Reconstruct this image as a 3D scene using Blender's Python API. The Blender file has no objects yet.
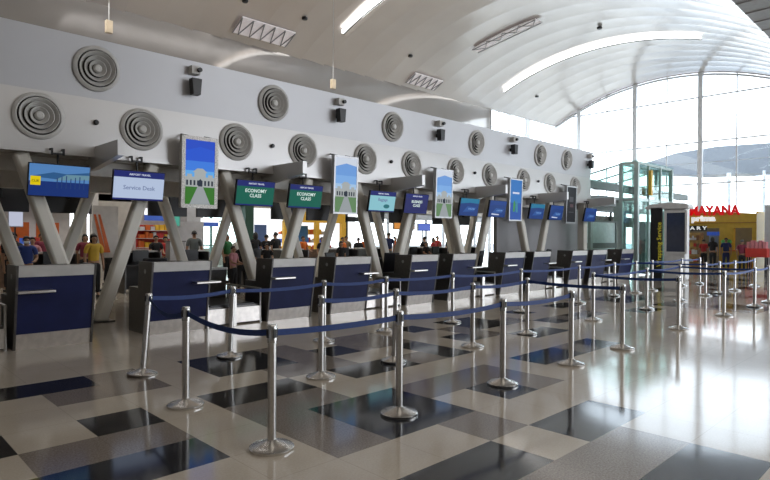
import bpy, bmesh, math, random
from mathutils import Vector, Matrix
random.seed(7)
PI = math.pi
scn = bpy.context.scene
COL = scn.collection
R = math.radians

# ------------------------------------------------------------------ camera
F_PX, AZ, PIT, ROLL, CAM_H = 575.0, 0.7977, -0.0058, 0.005, 1.6
fw = Vector((math.cos(AZ), math.sin(AZ), 0)); rt = Vector((math.sin(AZ), -math.cos(AZ), 0)); up = Vector((0, 0, 1))
fwd = fw*math.cos(PIT) + up*math.sin(PIT)
upc = -fw*math.sin(PIT) + up*math.cos(PIT)
cx = rt*math.cos(ROLL) + upc*math.sin(ROLL)
cy = -rt*math.sin(ROLL) + upc*math.cos(ROLL)
cam_data = bpy.data.cameras.new('camera'); cam = bpy.data.objects.new('camera', cam_data); COL.objects.link(cam)
m = Matrix((cx, cy, -fwd)).transposed().to_4x4(); m.translation = (0, 0, CAM_H)
cam.matrix_world = m
cam_data.sensor_width = 36; cam_data.lens = F_PX/770*36; cam_data.clip_end = 300; cam_data.clip_start = 0.05
scn.camera = cam

# ------------------------------------------------------------------ world, sun, exposure
world = bpy.data.worlds.new('sky'); scn.world = world; world.use_nodes = True
wn = world.node_tree; wn.nodes.clear()
wo = wn.nodes.new('ShaderNodeOutputWorld'); wb = wn.nodes.new('ShaderNodeBackground')
wtc = wn.nodes.new('ShaderNodeTexCoord'); wsep = wn.nodes.new('ShaderNodeSeparateXYZ'); wr = wn.nodes.new('ShaderNodeValToRGB')
wn.links.new(wtc.outputs['Generated'], wsep.inputs[0]); wn.links.new(wsep.outputs['Z'], wr.inputs[0])
wr.color_ramp.elements[0].position = 0.0; wr.color_ramp.elements[0].color = (0.92, 0.95, 1.0, 1)
wr.color_ramp.elements[1].position = 0.8; wr.color_ramp.elements[1].color = (0.62, 0.76, 1.0, 1)
wn.links.new(wr.outputs[0], wb.inputs[0]); wb.inputs[1].default_value = 5.0
wn.links.new(wb.outputs[0], wo.inputs[0])
scn.view_settings.view_transform = 'Standard'; scn.view_settings.look = 'None'
scn.view_settings.gamma = 1; scn.view_settings.use_curve_mapping = False
scn.view_settings.exposure = 0.0

def area(name, loc, rot, sx, sy, power, col=(1, 1, 1)):
    d = bpy.data.lights.new(name, 'AREA'); d.shape = 'RECTANGLE'; d.size = sx; d.size_y = sy; d.energy = power; d.color = col
    o = bpy.data.objects.new(name, d); o.location = loc; o.rotation_euler = rot; COL.objects.link(o)
    return o
# added area fills for ambient light: hall, vault, island soffit, concourse
area('hall_fill', (8, -3, 9.6), (0, 0, 0), 26, 8, 780, (1, 0.93, 0.84))
area('vault_fill', (9, 13, 5.3), (PI, 0, 0), 26, 2.5, 220, (1, 0.93, 0.86))
area('soffit_fill', (12, 13.2, 3.0), (0, 0, 0), 20, 1.2, 140, (1, 0.94, 0.84))
area('concourse_fill', (14, 18.5, 8.5), (0, 0, 0), 30, 3, 800, (1, 0.94, 0.85))

# ------------------------------------------------------------------ materials
MATS = {}
def mat(name, col, rough=0.5, metal=0.0, emit=None, es=0.0, noise=None, bump=None, coat=0.0, spec=0.5, alpha=None, dots=None):
    if name in MATS: return MATS[name]
    mt = bpy.data.materials.new(name); mt.use_nodes = True; nt = mt.node_tree; b = nt.nodes['Principled BSDF']
    b.inputs['Base Color'].default_value = (*col, 1); b.inputs['Roughness'].default_value = rough
    b.inputs['Metallic'].default_value = metal; b.inputs['Coat Weight'].default_value = coat; b.inputs['Coat Roughness'].default_value = 0.05
    b.inputs['Specular IOR Level'].default_value = spec
    if emit: b.inputs['Emission Color'].default_value = (*emit, 1); b.inputs['Emission Strength'].default_value = es
    sc = noise or (6.0, 0.06)
    tc = nt.nodes.new('ShaderNodeTexCoord'); no = nt.nodes.new('ShaderNodeTexNoise'); no.inputs['Scale'].default_value = sc[0]; no.inputs['Detail'].default_value = 4
    nt.links.new(tc.outputs['Object'], no.inputs['Vector'])
    rp = nt.nodes.new('ShaderNodeValToRGB'); a = sc[1]
    rp.color_ramp.elements[0].position = 0.35; rp.color_ramp.elements[1].position = 0.65
    rp.color_ramp.elements[0].color = (*[max(0, c*(1-a)) for c in col], 1); rp.color_ramp.elements[1].color = (*[min(1, c*(1+a)) for c in col], 1)
    nt.links.new(no.outputs['Fac'], rp.inputs[0]); nt.links.new(rp.outputs[0], b.inputs['Base Color'])
    if bump:
        n2 = nt.nodes.new('ShaderNodeTexNoise'); n2.inputs['Scale'].default_value = bump[0]
        bp = nt.nodes.new('ShaderNodeBump'); bp.inputs['Strength'].default_value = bump[1]; bp.inputs['Distance'].default_value = 0.02
        nt.links.new(tc.outputs['Object'], n2.inputs['Vector']); nt.links.new(n2.outputs['Fac'], bp.inputs['Height']); nt.links.new(bp.outputs[0], b.inputs['Normal'])
    MATS[name] = mt
    return mt
def glass_mat(name, tint, gl=0.12, rough=0.02):
    mt = bpy.data.materials.new(name); mt.use_nodes = True; nt = mt.node_tree; nt.nodes.clear()
    o = nt.nodes.new('ShaderNodeOutputMaterial'); t = nt.nodes.new('ShaderNodeBsdfTransparent'); g = nt.nodes.new('ShaderNodeBsdfGlossy'); mx = nt.nodes.new('ShaderNodeMixShader')
    t.inputs[0].default_value = (*tint, 1); g.inputs['Roughness'].default_value = rough; g.inputs[0].default_value = (0.9, 0.95, 0.95, 1); mx.inputs[0].default_value = gl
    nt.links.new(t.outputs[0], mx.inputs[1]); nt.links.new(g.outputs[0], mx.inputs[2]); nt.links.new(mx.outputs[0], o.inputs[0])
    MATS[name] = mt; return mt
def floor_mat(name, c0, c1, scale, rough):
    mt = bpy.data.materials.new(name); mt.use_nodes = True; nt = mt.node_tree; b = nt.nodes['Principled BSDF']
    tc = nt.nodes.new('ShaderNodeTexCoord')
    n1 = nt.nodes.new('ShaderNodeTexNoise'); n1.inputs['Scale'].default_value = scale; n1.inputs['Detail'].default_value = 6; n1.inputs['Roughness'].default_value = 0.75
    n2 = nt.nodes.new('ShaderNodeTexNoise'); n2.inputs['Scale'].default_value = 1.3; n2.inputs['Detail'].default_value = 3
    r1 = nt.nodes.new('ShaderNodeValToRGB'); r1.color_ramp.elements[0].position = .35; r1.color_ramp.elements[1].position = .65
    r1.color_ramp.elements[0].color = (*c0, 1); r1.color_ramp.elements[1].color = (*c1, 1)
    mx = nt.nodes.new('ShaderNodeMix'); mx.data_type = 'RGBA'; mx.blend_type = 'MULTIPLY'; mx.inputs[0].default_value = 1.0
    r2 = nt.nodes.new('ShaderNodeValToRGB'); r2.color_ramp.elements[0].position = .3; r2.color_ramp.elements[1].position = .7
    r2.color_ramp.elements[0].color = (.88, .87, .86, 1); r2.color_ramp.elements[1].color = (1, 1, 1, 1)
    for n in (n1, n2): nt.links.new(tc.outputs['Object'], n.inputs['Vector'])
    nt.links.new(n1.outputs['Fac'], r1.inputs[0]); nt.links.new(n2.outputs['Fac'], r2.inputs[0])
    nt.links.new(r1.outputs[0], mx.inputs[6]); nt.links.new(r2.outputs[0], mx.inputs[7])
    # thin joints of the 0.55 m slabs
    br = nt.nodes.new('ShaderNodeTexBrick'); br.offset = 0; br.inputs['Scale'].default_value = 1; br.inputs['Brick Width'].default_value = .548; br.inputs['Row Height'].default_value = .552
    br.inputs['Mortar Size'].default_value = .0035; br.inputs['Color1'].default_value = (1, 1, 1, 1); br.inputs['Color2'].default_value = (1, 1, 1, 1); br.inputs['Mortar'].default_value = (.82, .82, .82, 1)
    mp = nt.nodes.new('ShaderNodeMapping'); mp.inputs['Location'].default_value = (-1.01 + .548*40, -2.09 + .552*40, 0)
    nt.links.new(tc.outputs['Object'], mp.inputs['Vector']); nt.links.new(mp.outputs[0], br.inputs['Vector'])
    m2 = nt.nodes.new('ShaderNodeMix'); m2.data_type = 'RGBA'; m2.blend_type = 'MULTIPLY'; m2.inputs[0].default_value = 1.0
    nt.links.new(mx.outputs[2], m2.inputs[6]); nt.links.new(br.outputs['Color'], m2.inputs[7]); nt.links.new(m2.outputs[2], b.inputs['Base Color'])
    b.inputs['Roughness'].default_value = rough; b.inputs['Specular IOR Level'].default_value = 0.42
    b.inputs['Coat Weight'].default_value = 0.0; b.inputs['Coat Roughness'].default_value = 0.03
    n3 = nt.nodes.new('ShaderNodeTexNoise'); n3.inputs['Scale'].default_value = 1.1; n3.inputs['Detail'].default_value = 2
    bp = nt.nodes.new('ShaderNodeBump'); bp.inputs['Strength'].default_value = .05; bp.inputs['Distance'].default_value = .02
    nt.links.new(tc.outputs['Object'], n3.inputs['Vector']); nt.links.new(n3.outputs['Fac'], bp.inputs['Height']); nt.links.new(bp.outputs[0], b.inputs['Normal'])
    MATS[name] = mt; return mt
F_PALE = floor_mat('floor_pale', (.46, .41, .34), (.53, .475, .40), 60, .10)
F_GREY = floor_mat('floor_grey', (.12, .10, .085), (.30, .26, .225), 70, .12)
F_DARK = floor_mat('floor_dark', (.011, .012, .015), (.02, .021, .026), 90, .09)
WALL_UP = mat('bulkhead_upper', (.50, .50, .515), .42, .25, noise=(.6, .03))  # darker than the lower tier, shade of its forward lean put into the colour
WALL_LO = mat('bulkhead_lower', (.57, .56, .55), .30, .3, noise=(.6, .03))
SOFFIT = mat('soffit', (.50, .47, .43), .6, noise=(.8, .08))
CREAM = mat('column_paint', (.62, .59, .52), .38, noise=(2, .04))
VENTW = mat('vent_white', (.54, .53, .505), .4)
VENTD = mat('vent_gap', (.04, .04, .04), .8)  # near-black colour stands in for the shaded depth between the rings
BLACK = mat('black_plastic', (.010, .010, .012), .35)
BLACKM = mat('black_metal', (.02, .02, .022), .4, .3)
STEEL = mat('brushed_steel', (.60, .58, .55), .32, 1.0, noise=(40, .06))
STEELB = mat('steel_base', (.62, .61, .59), .26, 1.0, noise=(30, .05))
STEELK = mat('kick_steel', (.66, .62, .58), .30, .75, noise=(12, .08))
DKSTEEL = mat('dark_steel', (.13, .125, .12), .32, .8, noise=(20, .1))
TOPBAND = mat('counter_top_band', (.56, .55, .53), .35, .3)
NAVY = mat('navy_laminate', (.008, .013, .065), .45, spec=.3, noise=(4, .1))
BELT = mat('blue_belt', (.008, .036, .17), .6, noise=(200, .25))
DOORW = mat('white_paint', (.74, .74, .74), .45)
GREYP = mat('grey_panel', (.30, .30, .31), .5, noise=(1.0, .06))
GLASS = glass_mat('clear_glass', (.95, .98, .98), .02)
GLASSG = glass_mat('green_glass', (.86, .95, .93), .12)
MULL = mat('mullion_paint', (.72, .73, .74), .4, .1)  # lightened to imitate bloom from the bright sky behind
MULLT = mat('mullion_thin', (.45, .46, .48), .4, .3)

# ------------------------------------------------------------------ mesh helper
class MB:
    def __init__(s): s.v = []; s.f = []; s.mi = []; s.sm = []
    def add(s, vs, fs, mi=0, smooth=False):
        o = len(s.v); s.v += [tuple(v) for v in vs]
        for f in fs: s.f.append([i+o for i in f]); s.mi.append(mi); s.sm.append(smooth)
        return s
    def box(s, x0, x1, y0, y1, z0, z1, mi=0, M=None):
        vs = [Vector((x, y, z)) for z in (z0, z1) for y in (y0, y1) for x in (x0, x1)]
        if M is not None: vs = [M @ v for v in vs]
        return s.add(vs, [(0, 2, 3, 1), (4, 5, 7, 6), (0, 1, 5, 4), (2, 6, 7, 3), (0, 4, 6, 2), (1, 3, 7, 5)], mi)
    def bar(s, p, q, w, h, mi=0, side=None):
        p = Vector(p); q = Vector(q); d = (q-p).normalized(); sd = Vector(side) if side else (Vector((0, 0, 1)).cross(d) if abs(d.z) < .98 else Vector((1, 0, 0)))
        sd = (sd - d*sd.dot(d)).normalized(); u = d.cross(sd)
        vs = [a + sd*(i*w/2) + u*(j*h/2) for a in (p, q) for i, j in ((-1, -1), (1, -1), (1, 1), (-1, 1))]
        return s.add(vs, [(3, 2, 1, 0), (4, 5, 6, 7), (0, 1, 5, 4), (1, 2, 6, 5), (2, 3, 7, 6), (3, 0, 4, 7)], mi)
    def tube(s, pts, r, n=12, mi=0, cap=True):
        pts = [Vector(p) for p in pts]; rs = r if isinstance(r, (list, tuple)) else [r]*len(pts)
        vs = []; ref = None
        for i, p in enumerate(pts):
            d = (pts[min(i+1, len(pts)-1)] - pts[max(i-1, 0)]).normalized()
            a = ref if ref is not None else (Vector((1, 0, 0)) if abs(d.x) < .9 else Vector((0, 1, 0)))
            a = (a - d*a.dot(d)).normalized(); ref = a; b = d.cross(a)
            vs += [p + (a*math.cos(2*PI*k/n) + b*math.sin(2*PI*k/n))*rs[i] for k in range(n)]
        fs = [(i*n+k, i*n+(k+1) % n, (i+1)*n+(k+1) % n, (i+1)*n+k) for i in range(len(pts)-1) for k in range(n)]
        s.add(vs, fs, mi, True)
        if cap: s.add(vs[:n][::-1], [tuple(range(n))], mi); s.add(vs[-n:], [tuple(range(n))], mi)
        return s
    def lathe(s, prof, n=32, mi=0, M=None, smooth=True):
        vs = [Vector((r*math.cos(2*PI*k/n), r*math.sin(2*PI*k/n), z)) for r, z in prof for k in range(n)]
        if M is not None: vs = [M @ v for v in vs]
        fs = [(i*n+k, i*n+(k+1) % n, (i+1)*n+(k+1) % n, (i+1)*n+k) for i in range(len(prof)-1) for k in range(n)]
        s.add(vs, fs, mi, smooth)
        return s
    def prism(s, poly, axis, a, b, mi=0):
        """poly: 2-D points; axis 'x' -> (y,z), 'y' -> (x,z), 'z' -> (x,y)"""
        def P(u, v, t): return {'x': (t, u, v), 'y': (u, t, v), 'z': (u, v, t)}[axis]
        n = len(poly); vs = [P(u, v, a) for u, v in poly] + [P(u, v, b) for u, v in poly]
        fs = [tuple(range(n))[::-1], tuple(range(n, 2*n))] + [(i, (i+1) % n, n+(i+1) % n, n+i) for i in range(n)]
        return s.add(vs, fs, mi)
    def build(s, name, mats, parent=None, origin=None, bevel=0):
        me = bpy.data.meshes.new(name)
        org = Vector(origin) if origin is not None else (Vector(parent['_o']) if parent is not None and '_o' in parent else Vector((0, 0, 0)))
        me.from_pydata([tuple(Vector(v)-org) for v in s.v], [], s.f)
        for mt in (mats if isinstance(mats, (list, tuple)) else [mats]): me.materials.append(mt)
        for p, mi, sm in zip(me.polygons, s.mi, s.sm): p.material_index = mi; p.use_smooth = sm
        bm = bmesh.new(); bm.from_mesh(me); bmesh.ops.remove_doubles(bm, verts=bm.verts, dist=1e-5); bmesh.ops.recalc_face_normals(bm, faces=bm.faces)
        bm.to_mesh(me); bm.free(); me.set_sharp_from_angle(angle=R(38))
        o = bpy.data.objects.new(name, me); COL.objects.link(o)
        if parent is not None:
            o.parent = parent
            if '_o' in parent: o['_o'] = parent['_o']
        elif origin is not None: o.location = origin; o['_o'] = tuple(org)
        if bevel:
            b = o.modifiers.new('bevel', 'BEVEL'); b.width = bevel; b.segments = 2; b.limit_method = 'ANGLE'
        return o
def tag(o, label, cat, group=None, kind=None):
    if label: o['label'] = label
    if cat: o['category'] = cat
    if group: o['group'] = group
    if kind: o['kind'] = kind
    return o
def struct(o): o['kind'] = 'structure'; return o
def root(name, loc, label, cat, group=None, rz=0):
    o = bpy.data.objects.new(name, None); o.empty_display_size = .2; COL.objects.link(o); o.location = loc; o.rotation_euler = (0, 0, rz)
    o['_o'] = tuple(loc) if rz == 0 else (0, 0, 0)
    tag(o, label, cat, group); return o
def proto(name, label, cat, group=None):
    o = root(name, (0, 0, 0), label, cat, group); return o
def copy_tree(o, parent=None):
    c = o.copy(); COL.objects.link(c); c.parent = parent
    for ch in list(o.children): copy_tree(ch, c)
    return c
FONT = None
def text(name, s, size, mt, parent, loc, rot=(PI/2, 0, 0), ext=.002, align='CENTER', bold=0.0, sx=1.0):
    cu = bpy.data.curves.new('t', 'FONT'); cu.body = s; cu.size = size; cu.align_x = align; cu.align_y = 'CENTER'; cu.extrude = ext; cu.offset = bold; cu.resolution_u = 2
    t = bpy.data.objects.new('t', cu); COL.objects.link(t)
    bpy.context.view_layer.update()
    me = bpy.data.meshes.new_from_object(t.evaluated_get(bpy.context.evaluated_depsgraph_get()))
    bpy.data.objects.remove(t); bpy.data.curves.remove(cu)
    me.materials.clear(); me.materials.append(mt); me.name = name
    o = bpy.data.objects.new(name, me); COL.objects.link(o); o.parent = parent; o.location = loc; o.rotation_euler = rot; o.scale = (sx, 1, 1)
    if parent is not None and '_o' in parent: o['_o'] = parent['_o']
    return o
def ordn(i): return ['first', 'second', 'third', 'fourth', 'fifth', 'sixth', 'seventh', 'eighth', 'ninth', 'tenth', 'eleventh', 'twelfth', 'thirteenth', 'fourteenth'][i]

# ================================================================== SETTING
# ---- floor: slabs laid on a 0.548 x 0.552 m grid
X0, Y0, DX, DY = 1.01, 2.09, .548, .552
GREY, DARK = 1, 2
cells = {}
def rect(k0, k1, m0, m1, c):
    for k in range(k0, k1+1):
        for mm in range(m0, m1+1): cells[(k, mm)] = c
# measured slabs
rect(1, 2, 7, 7, GREY); rect(2, 2, 8, 8, GREY); rect(-2, 1, 8, 8, DARK); rect(1, 1, 5, 5, DARK); rect(0, 1, 4, 4, GREY); rect(-2, 1, 3, 3, DARK); rect(-3, -1, 5, 5, DARK)
rect(3, 4, 5, 5, DARK); rect(3, 4, 4, 4, GREY); rect(3, 3, 2, 3, GREY); rect(4, 5, 2, 3, DARK); rect(6, 8, 3, 3, GREY); rect(7, 7, 2, 2, DARK); rect(8, 8, 2, 2, GREY)
rect(5, 5, 1, 1, GREY); rect(3, 4, 0, 0, DARK); rect(6, 7, 0, 0, DARK); rect(5, 6, -1, -1, GREY); rect(5, 6, -2, -2, DARK); rect(3, 4, -2, -1, GREY)
rect(4, 5, 7, 8, DARK); rect(6, 6, 7, 8, GREY); rect(5, 6, 6, 6, GREY); rect(6, 7, 5, 5, DARK); rect(7, 7, 7, 7, DARK); rect(8, 9, 7, 8, GREY); rect(9, 9, 5, 6, DARK); rect(8, 8, 5, 5, GREY)
rect(11, 11, 8, 8, DARK); rect(11, 11, 6, 6, DARK); rect(12, 12, 6, 7, GREY); rect(13, 14, 7, 8, DARK); rect(13, 14, 5, 5, DARK); rect(15, 15, 7, 7, GREY); rect(16, 16, 6, 6, DARK); rect(17, 17, 8, 8, DARK)
rect(10, 11, 3, 3, DARK); rect(12, 13, 3, 3, GREY); rect(13, 13, 3, 3, DARK); rect(20, 21, 8, 8, DARK); rect(18, 18, 6, 6, DARK); rect(17, 17, 6, 6, GREY); rect(19, 19, 6, 6, GREY); rect(21, 22, 5, 5, DARK); rect(24, 25, 7, 8, DARK)
# the same motif repeated where slabs run on
motif = [((0, 1, 5, 5), DARK), ((0, 1, 4, 4), GREY), ((1, 2, 2, 3), DARK), ((0, 0, 2, 3), GREY), ((3, 3, 1, 1), DARK), ((3, 4, 2, 2), GREY), ((1, 2, 7, 8), DARK), ((3, 3, 7, 8), GREY), ((4, 4, 6, 6), DARK)]
for bx, by in [(x, y) for x in range(-24, 90, 6) for y in (-19, -10, 0)]:
    if by == 0 and -6 <= bx < 24: continue
    if by == -10 and -6 <= bx < 12: continue
    for (a, b, c, d), t in motif: rect(bx+a, bx+b, by+c, by+d, t)
fl = MB()
xs = [-12.0] + [X0+DX*k for k in range(-22, 92)] + [75]; ys = [-14.0] + [Y0+DY*j for j in range(-22, 10)] + [40.0]
for i in range(len(xs)-1):
    for j in range(len(ys)-1):
        c = cells.get((i-23, j-23), 0)
        if j == len(ys)-2 or i in (0, len(xs)-2): c = 0
        fl.add([(xs[i], ys[j], 0), (xs[i+1], ys[j], 0), (xs[i+1], ys[j+1], 0), (xs[i], ys[j+1], 0)], [(0, 1, 2, 3)], c)
struct(fl.build('floor', [F_PALE, F_GREY, F_DARK]))

# ---- vaulted ceiling (circular segment across Y 5.9..22, pillowed bands along X)
RC = 15.7; ZC = 12.1 - RC; YC = 14.0; XE = 39.2
def vz(y): return ZC + math.sqrt(RC*RC - (y-YC)**2)
CEIL = mat('ceiling_panels', (.64, .595, .555), .2, .4, noise=(.35, .05))
cn = CEIL.node_tree; cb = cn.nodes['Principled BSDF']
vo = cn.nodes.new('ShaderNodeTexVoronoi'); vo.inputs['Scale'].default_value = 14; vo.inputs['Randomness'].default_value = 0
bp = cn.nodes.new('ShaderNodeBump'); bp.inputs['Strength'].default_value = .03; bp.inputs['Distance'].default_value = .01
tc = cn.nodes.new('ShaderNodeTexCoord'); cn.links.new(tc.outputs['Object'], vo.inputs['Vector']); cn.links.new(vo.outputs['Distance'], bp.inputs['Height']); cn.links.new(bp.outputs[0], cb.inputs['Normal'])
ce = MB(); NB = 8; BW = 1.33; NY = 40
XA = -12.0; nband = int(math.ceil((XE-XA)/BW))
vs = []; cols = []
for i in range(nband*NB+1):
    x = min(XE, XA + BW*i/NB); t = (i % NB)/NB
    dz = .075*t**2 if i % NB or i == 0 else 0
    cols.append((x, dz))
    if i % NB == 0 and i: cols[-1] = (x, .075); cols.append((x+.004, 0))
for x, dz in cols:
    for j in range(NY+1):
        y = 5.9 + (22-5.9)*j/NY; vs.append((x, y, vz(y) - dz*.9 + (.02*math.sin(7*y))*0))
n1 = NY+1
ce.add(vs, [(i*n1+j, (i+1)*n1+j, (i+1)*n1+j+1, i*n1+j+1) for i in range(len(cols)-1) for j in range(NY)], 0, False)
struct(ce.build('ceiling', [CEIL]))
# flat lower ceiling on the kerb side, and behind the side wall
LOWC = mat('low_ceiling', (.30, .29, .28), .5)
lc = MB(); lc.box(-12, 60, -14, 5.9, 9.8, 10.1)
for k in range(60): lc.box(-12+k*1.2, -11.96+k*1.2, -14, 5.9, 9.76, 9.8)
struct(lc.build('trim_1', LOWC))
struct(MB().prism([(21.87, 4.6), (22.0, 9.95), (22.4, 9.95), (22.4, 4.6)], 'x', -12, 31.0).build('wall_side', mat('glossy_fascia', (.40, .375, .35), .07, .35, noise=(.3, .05), coat=.3)))
struct(MB().box(-12.3, -12, -14, 26, 0, 13).build('wall_left', GREYP))
struct(MB().box(-12, 14, -14.3, -14, 0, 10).build('wall_behind', GREYP))
struct(MB().box(-12, 31, 22.4, 30, 4.6, 4.9).build('trim_2', SOFFIT))
# ---- round dark fixings in the vault (downlights)
for i, (x, y) in enumerate([(11.8, 20.0), (14.6, 19.9), (21.3, 20.05), (33.3, 20.0), (5.2, 20.0), (27.4, 13.0)]):
    d = MB(); d.lathe([(0, 0), (.10, 0), (.12, .03), (.12, .1)], 16, M=Matrix.Translation((x, y, vz(y)-.17)))
    tag(d.build('ceiling_downlight', BLACKM, origin=(x, y, vz(y)-.17)), 'small dark round downlight in the vaulted ceiling', 'light', 'downlights in the vaulted ceiling')

# ---- end facade of glass at X = XE : frame with mullions, transoms and glass
fa = MB()
for k, y in enumerate([22.0, 20.05, 18.0, 16.05, 14.0, 12.0, 10.0, 8.0, 6.0]):
    thick = (k % 2 == 1)
    w = .26 if thick else .07
    fa.bar((XE, y, 0), (XE, y, vz(max(5.95, min(y, 21.95)))-.05), w, w, side=(0, 1, 0))
for y in (4, 0, -4, -8, -12): fa.bar((XE, y, 0), (XE, y, 9.8), .2, .2, side=(0, 1, 0))
for z, w in ((5.0, .09), (6.3, .03), (7.6, .09), (9.0, .03), (10.4, .09)):
    y1 = 22 if z < 9.9 else YC + math.sqrt(RC**2 - (z-ZC)**2); y0 = -14 if z < 9.6 else YC - math.sqrt(max(0, RC**2 - (z-ZC)**2))
    fa.bar((XE-.05, y0, z), (XE-.05, y1, z), w*.7, w, side=(1, 0, 0))
for k in range(24):   # curved head
    ya = 5.9+16.1*k/24; yb = 5.9+16.1*(k+1)/24
    fa.bar((XE, ya, vz(ya)-.16), (XE, yb, vz(yb)-.16), .12, .12)
ff = struct(fa.build('window_1', MULL))
gp = MB(); poly = [(-14, 0), (22, 0)] + [(22-16.1*k/24, vz(22-16.1*k/24)-.1) for k in range(25)] + [(5.9, 9.8), (-14, 9.8)]
gp.prism(poly, 'x', XE+.06, XE+.075)
gp.build('glass_pane', GLASS, ff)
# ---- side glazing near the far end
sg = MB()
for x in (31.0, 33.1, 35.2, 37.2): sg.bar((x, 22, 0), (x, 22, 9.9), .09 if x != 35.2 else .24, .12, side=(1, 0, 0))
sg.bar((35.55, 22, 0), (35.55, 22, 9.9), .2, .12, side=(1, 0, 0))
for z in (4.6, 6.0, 7.4, 8.8, 9.9): sg.bar((31, 21.98, z), (XE, 21.98, z), .06, .06)
sgo = struct(sg.build('window_2', MULL)); MB().box(31, XE, 22.04, 22.05, 0, 9.9).build('glass_pane', GLASS, sgo)
# ---- lit strips curving over the vault
STRIP = mat('strip_light', (1, 1, 1), .5, emit=(1, 1, 1), es=3.2)
def strip(x, y0, y1, label, w=.26):
    o = root('ceiling_strip_light', (x, y0, vz(y0)), label, 'light', 'curved strip lights in the vault')
    mb = MB(); n = 26; vs = []; 
    for k in range(n+1):
        y = y0+(y1-y0)*k/n; t = min(1, min(k, n-k)/4+.25)
        ww = w/2*max(.62, t)
        for sx, dz in ((-ww, -.22), (ww, -.22), (ww, -.1), (-ww, -.1)): vs.append((x+sx, y, vz(y)+dz))
    fs = []
    for k in range(n):
        a = k*4
        for q in range(4): fs.append((a+q, a+(q+1) % 4, a+4+(q+1) % 4, a+4+q))
    fs += [(0, 1, 2, 3), (n*4+3, n*4+2, n*4+1, n*4)]
    mb.add(vs, fs); mb.build('diffuser', STRIP, o)
    dv = MB(); dv.tube([(x+.06, y0+(y1-y0)*k/n, vz(y0+(y1-y0)*k/n)-.235) for k in range(n+1)], .028, 6); dv.build('divider', BLACKM, o)
strip(30.0, 9.2, 20.3, 'long curved white light strip sweeping across the bright end of the vault')
strip(16.7, 9.2, 19.9, 'curved white light strip at the top edge, nearer than the long one')
strip(3.4, 9.2, 19.9, 'curved white light strip over the left end of the hall')
strip(-9.9, 9.2, 19.9, 'curved white light strip at the far left end of the vault')
# ---- pale panels with triangular braces, faint glow set in the material
HATCH = mat('panel_glow', (.9, .85, .86), .4, emit=(.9, .85, .88), es=.08)
def hatch(x, y0, y1, w, label):
    o = root('braced_panel', (x, y0, vz(y0)-.3), label, 'hatch', 'braced panels in the vaulted ceiling')
    mb = MB(); n = 6
    for k in range(n):
        a = y0+(y1-y0)*k/n; b = y0+(y1-y0)*(k+1)/n
        mb.add([(x, a, vz(a)-.17), (x+w, a, vz(a)-.17), (x+w, b, vz(b)-.17), (x, b, vz(b)-.17), (x, a, vz(a)-.12), (x+w, a, vz(a)-.12), (x+w, b, vz(b)-.12), (x, b, vz(b)-.12)],
               [(0, 1, 2, 3), (4, 5, 6, 7), (0, 1, 5, 4), (2, 3, 7, 6), (1, 2, 6, 5), (3, 0, 4, 7)])
    mb.build('panel', HATCH, o)
    br = MB()
    if w > 1.5:
        for k in range(5):
            xa_ = x+w*k/5; xm = x+w*(k+.5)/5; xb_ = x+w*(k+1)/5
            br.tube([(xa_, y0, vz(y0)-.19), (xm, y1, vz(y1)-.19), (xb_, y0, vz(y0)-.19)], .03, 5)
    else:
      for k in range(4):
        a = y0+(y1-y0)*k/4; b = y0+(y1-y0)*(k+.5)/4; c = y0+(y1-y0)*(k+1)/4
        br.tube([(x, a, vz(a)-.19), (x+w, b, vz(b)-.19), (x, c, vz(c)-.19)], .02, 5)
    br.tube([(x, y0, vz(y0)-.19), (x, y1, vz(y1)-.19)], .025, 5); br.tube([(x+w, y0, vz(y0)-.19), (x+w, y1, vz(y1)-.19)], .025, 5)
    br.build('brace', GREYP, o)
hatch(12.1, 20.7, 21.5, 2.6, 'pale braced panel in the grey ceiling above the left vents')
hatch(22.6, 20.9, 21.6, 2.3, 'small braced panel low in the ceiling above the middle posters')
hatch(24.1, 14.6, 18.3, .55, 'long pale braced panel beside the long curved light strip')

# ================================================================== CHECK-IN ISLAND
YW = 11.1; XW0, XW1 = -6.0, 22.75; ZB, ZM, ZT = 3.05, 4.07, 5.12
bw = MB()
bw.prism([(YW, ZB), (YW+.04, ZM), (15.0, ZM), (15.0, ZB)], 'x', XW0, XW1, 1)
bw.prism([(YW+.04, ZM), (YW-.07, ZT), (15.0, ZT), (15.0, ZM)], 'x', XW0, XW1, 0)
bw.box(XW0, XW1, YW-.03, YW+.03, ZB-.05, ZB, 1)
struct(bw.build('wall_bulkhead', [WALL_UP, WALL_LO]))
sf = MB(); sf.box(XW0, XW1, YW+.35, 14.9, ZB-.06, ZB-.005)
struct(sf.build('trim_4', SOFFIT))
sb = MB(); sb.box(XW0, XW1, 11.6, 11.75, 2.72, ZB-.06); sb.box(XW0, XW1, 14.3, 14.5, 2.6, ZB-.06)
struct(sb.build('trim_5', mat('beam_paint', (.62, .59, .54), .5)))
jn = MB()
for k in range(8):  # panel joints on the face
    x = 1.4+3.75*k
    jn.box(x, x+.012, YW-.075, YW-.02, ZM+.1, ZT-.01)
# dark fluorescent battens at the far edge of the soffit
for k in range(6):
    x = 1.8+3.8*k
    b = MB(); b.box(x, x+1.5, 14.6, 14.7, 2.93, 2.992)
    tag(b.build('batten_light', mat('batten', (1, 1, 1), .5, emit=(1, 1, 1), es=4), origin=(x, 14.65, 2.95)), 'thin white batten light above the dark screens behind', 'light', 'batten lights over the rear screens')
# grey partition behind the right hand columns
struct(MB().box(17.33, 24.2, 12.0, 12.15, 0, ZB).build('wall_partition', mat('partition', (.27, .265, .27), .45, noise=(.6, .08))))

VX = [3.5+3.78*k for k in range(-2, 6)]
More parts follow.
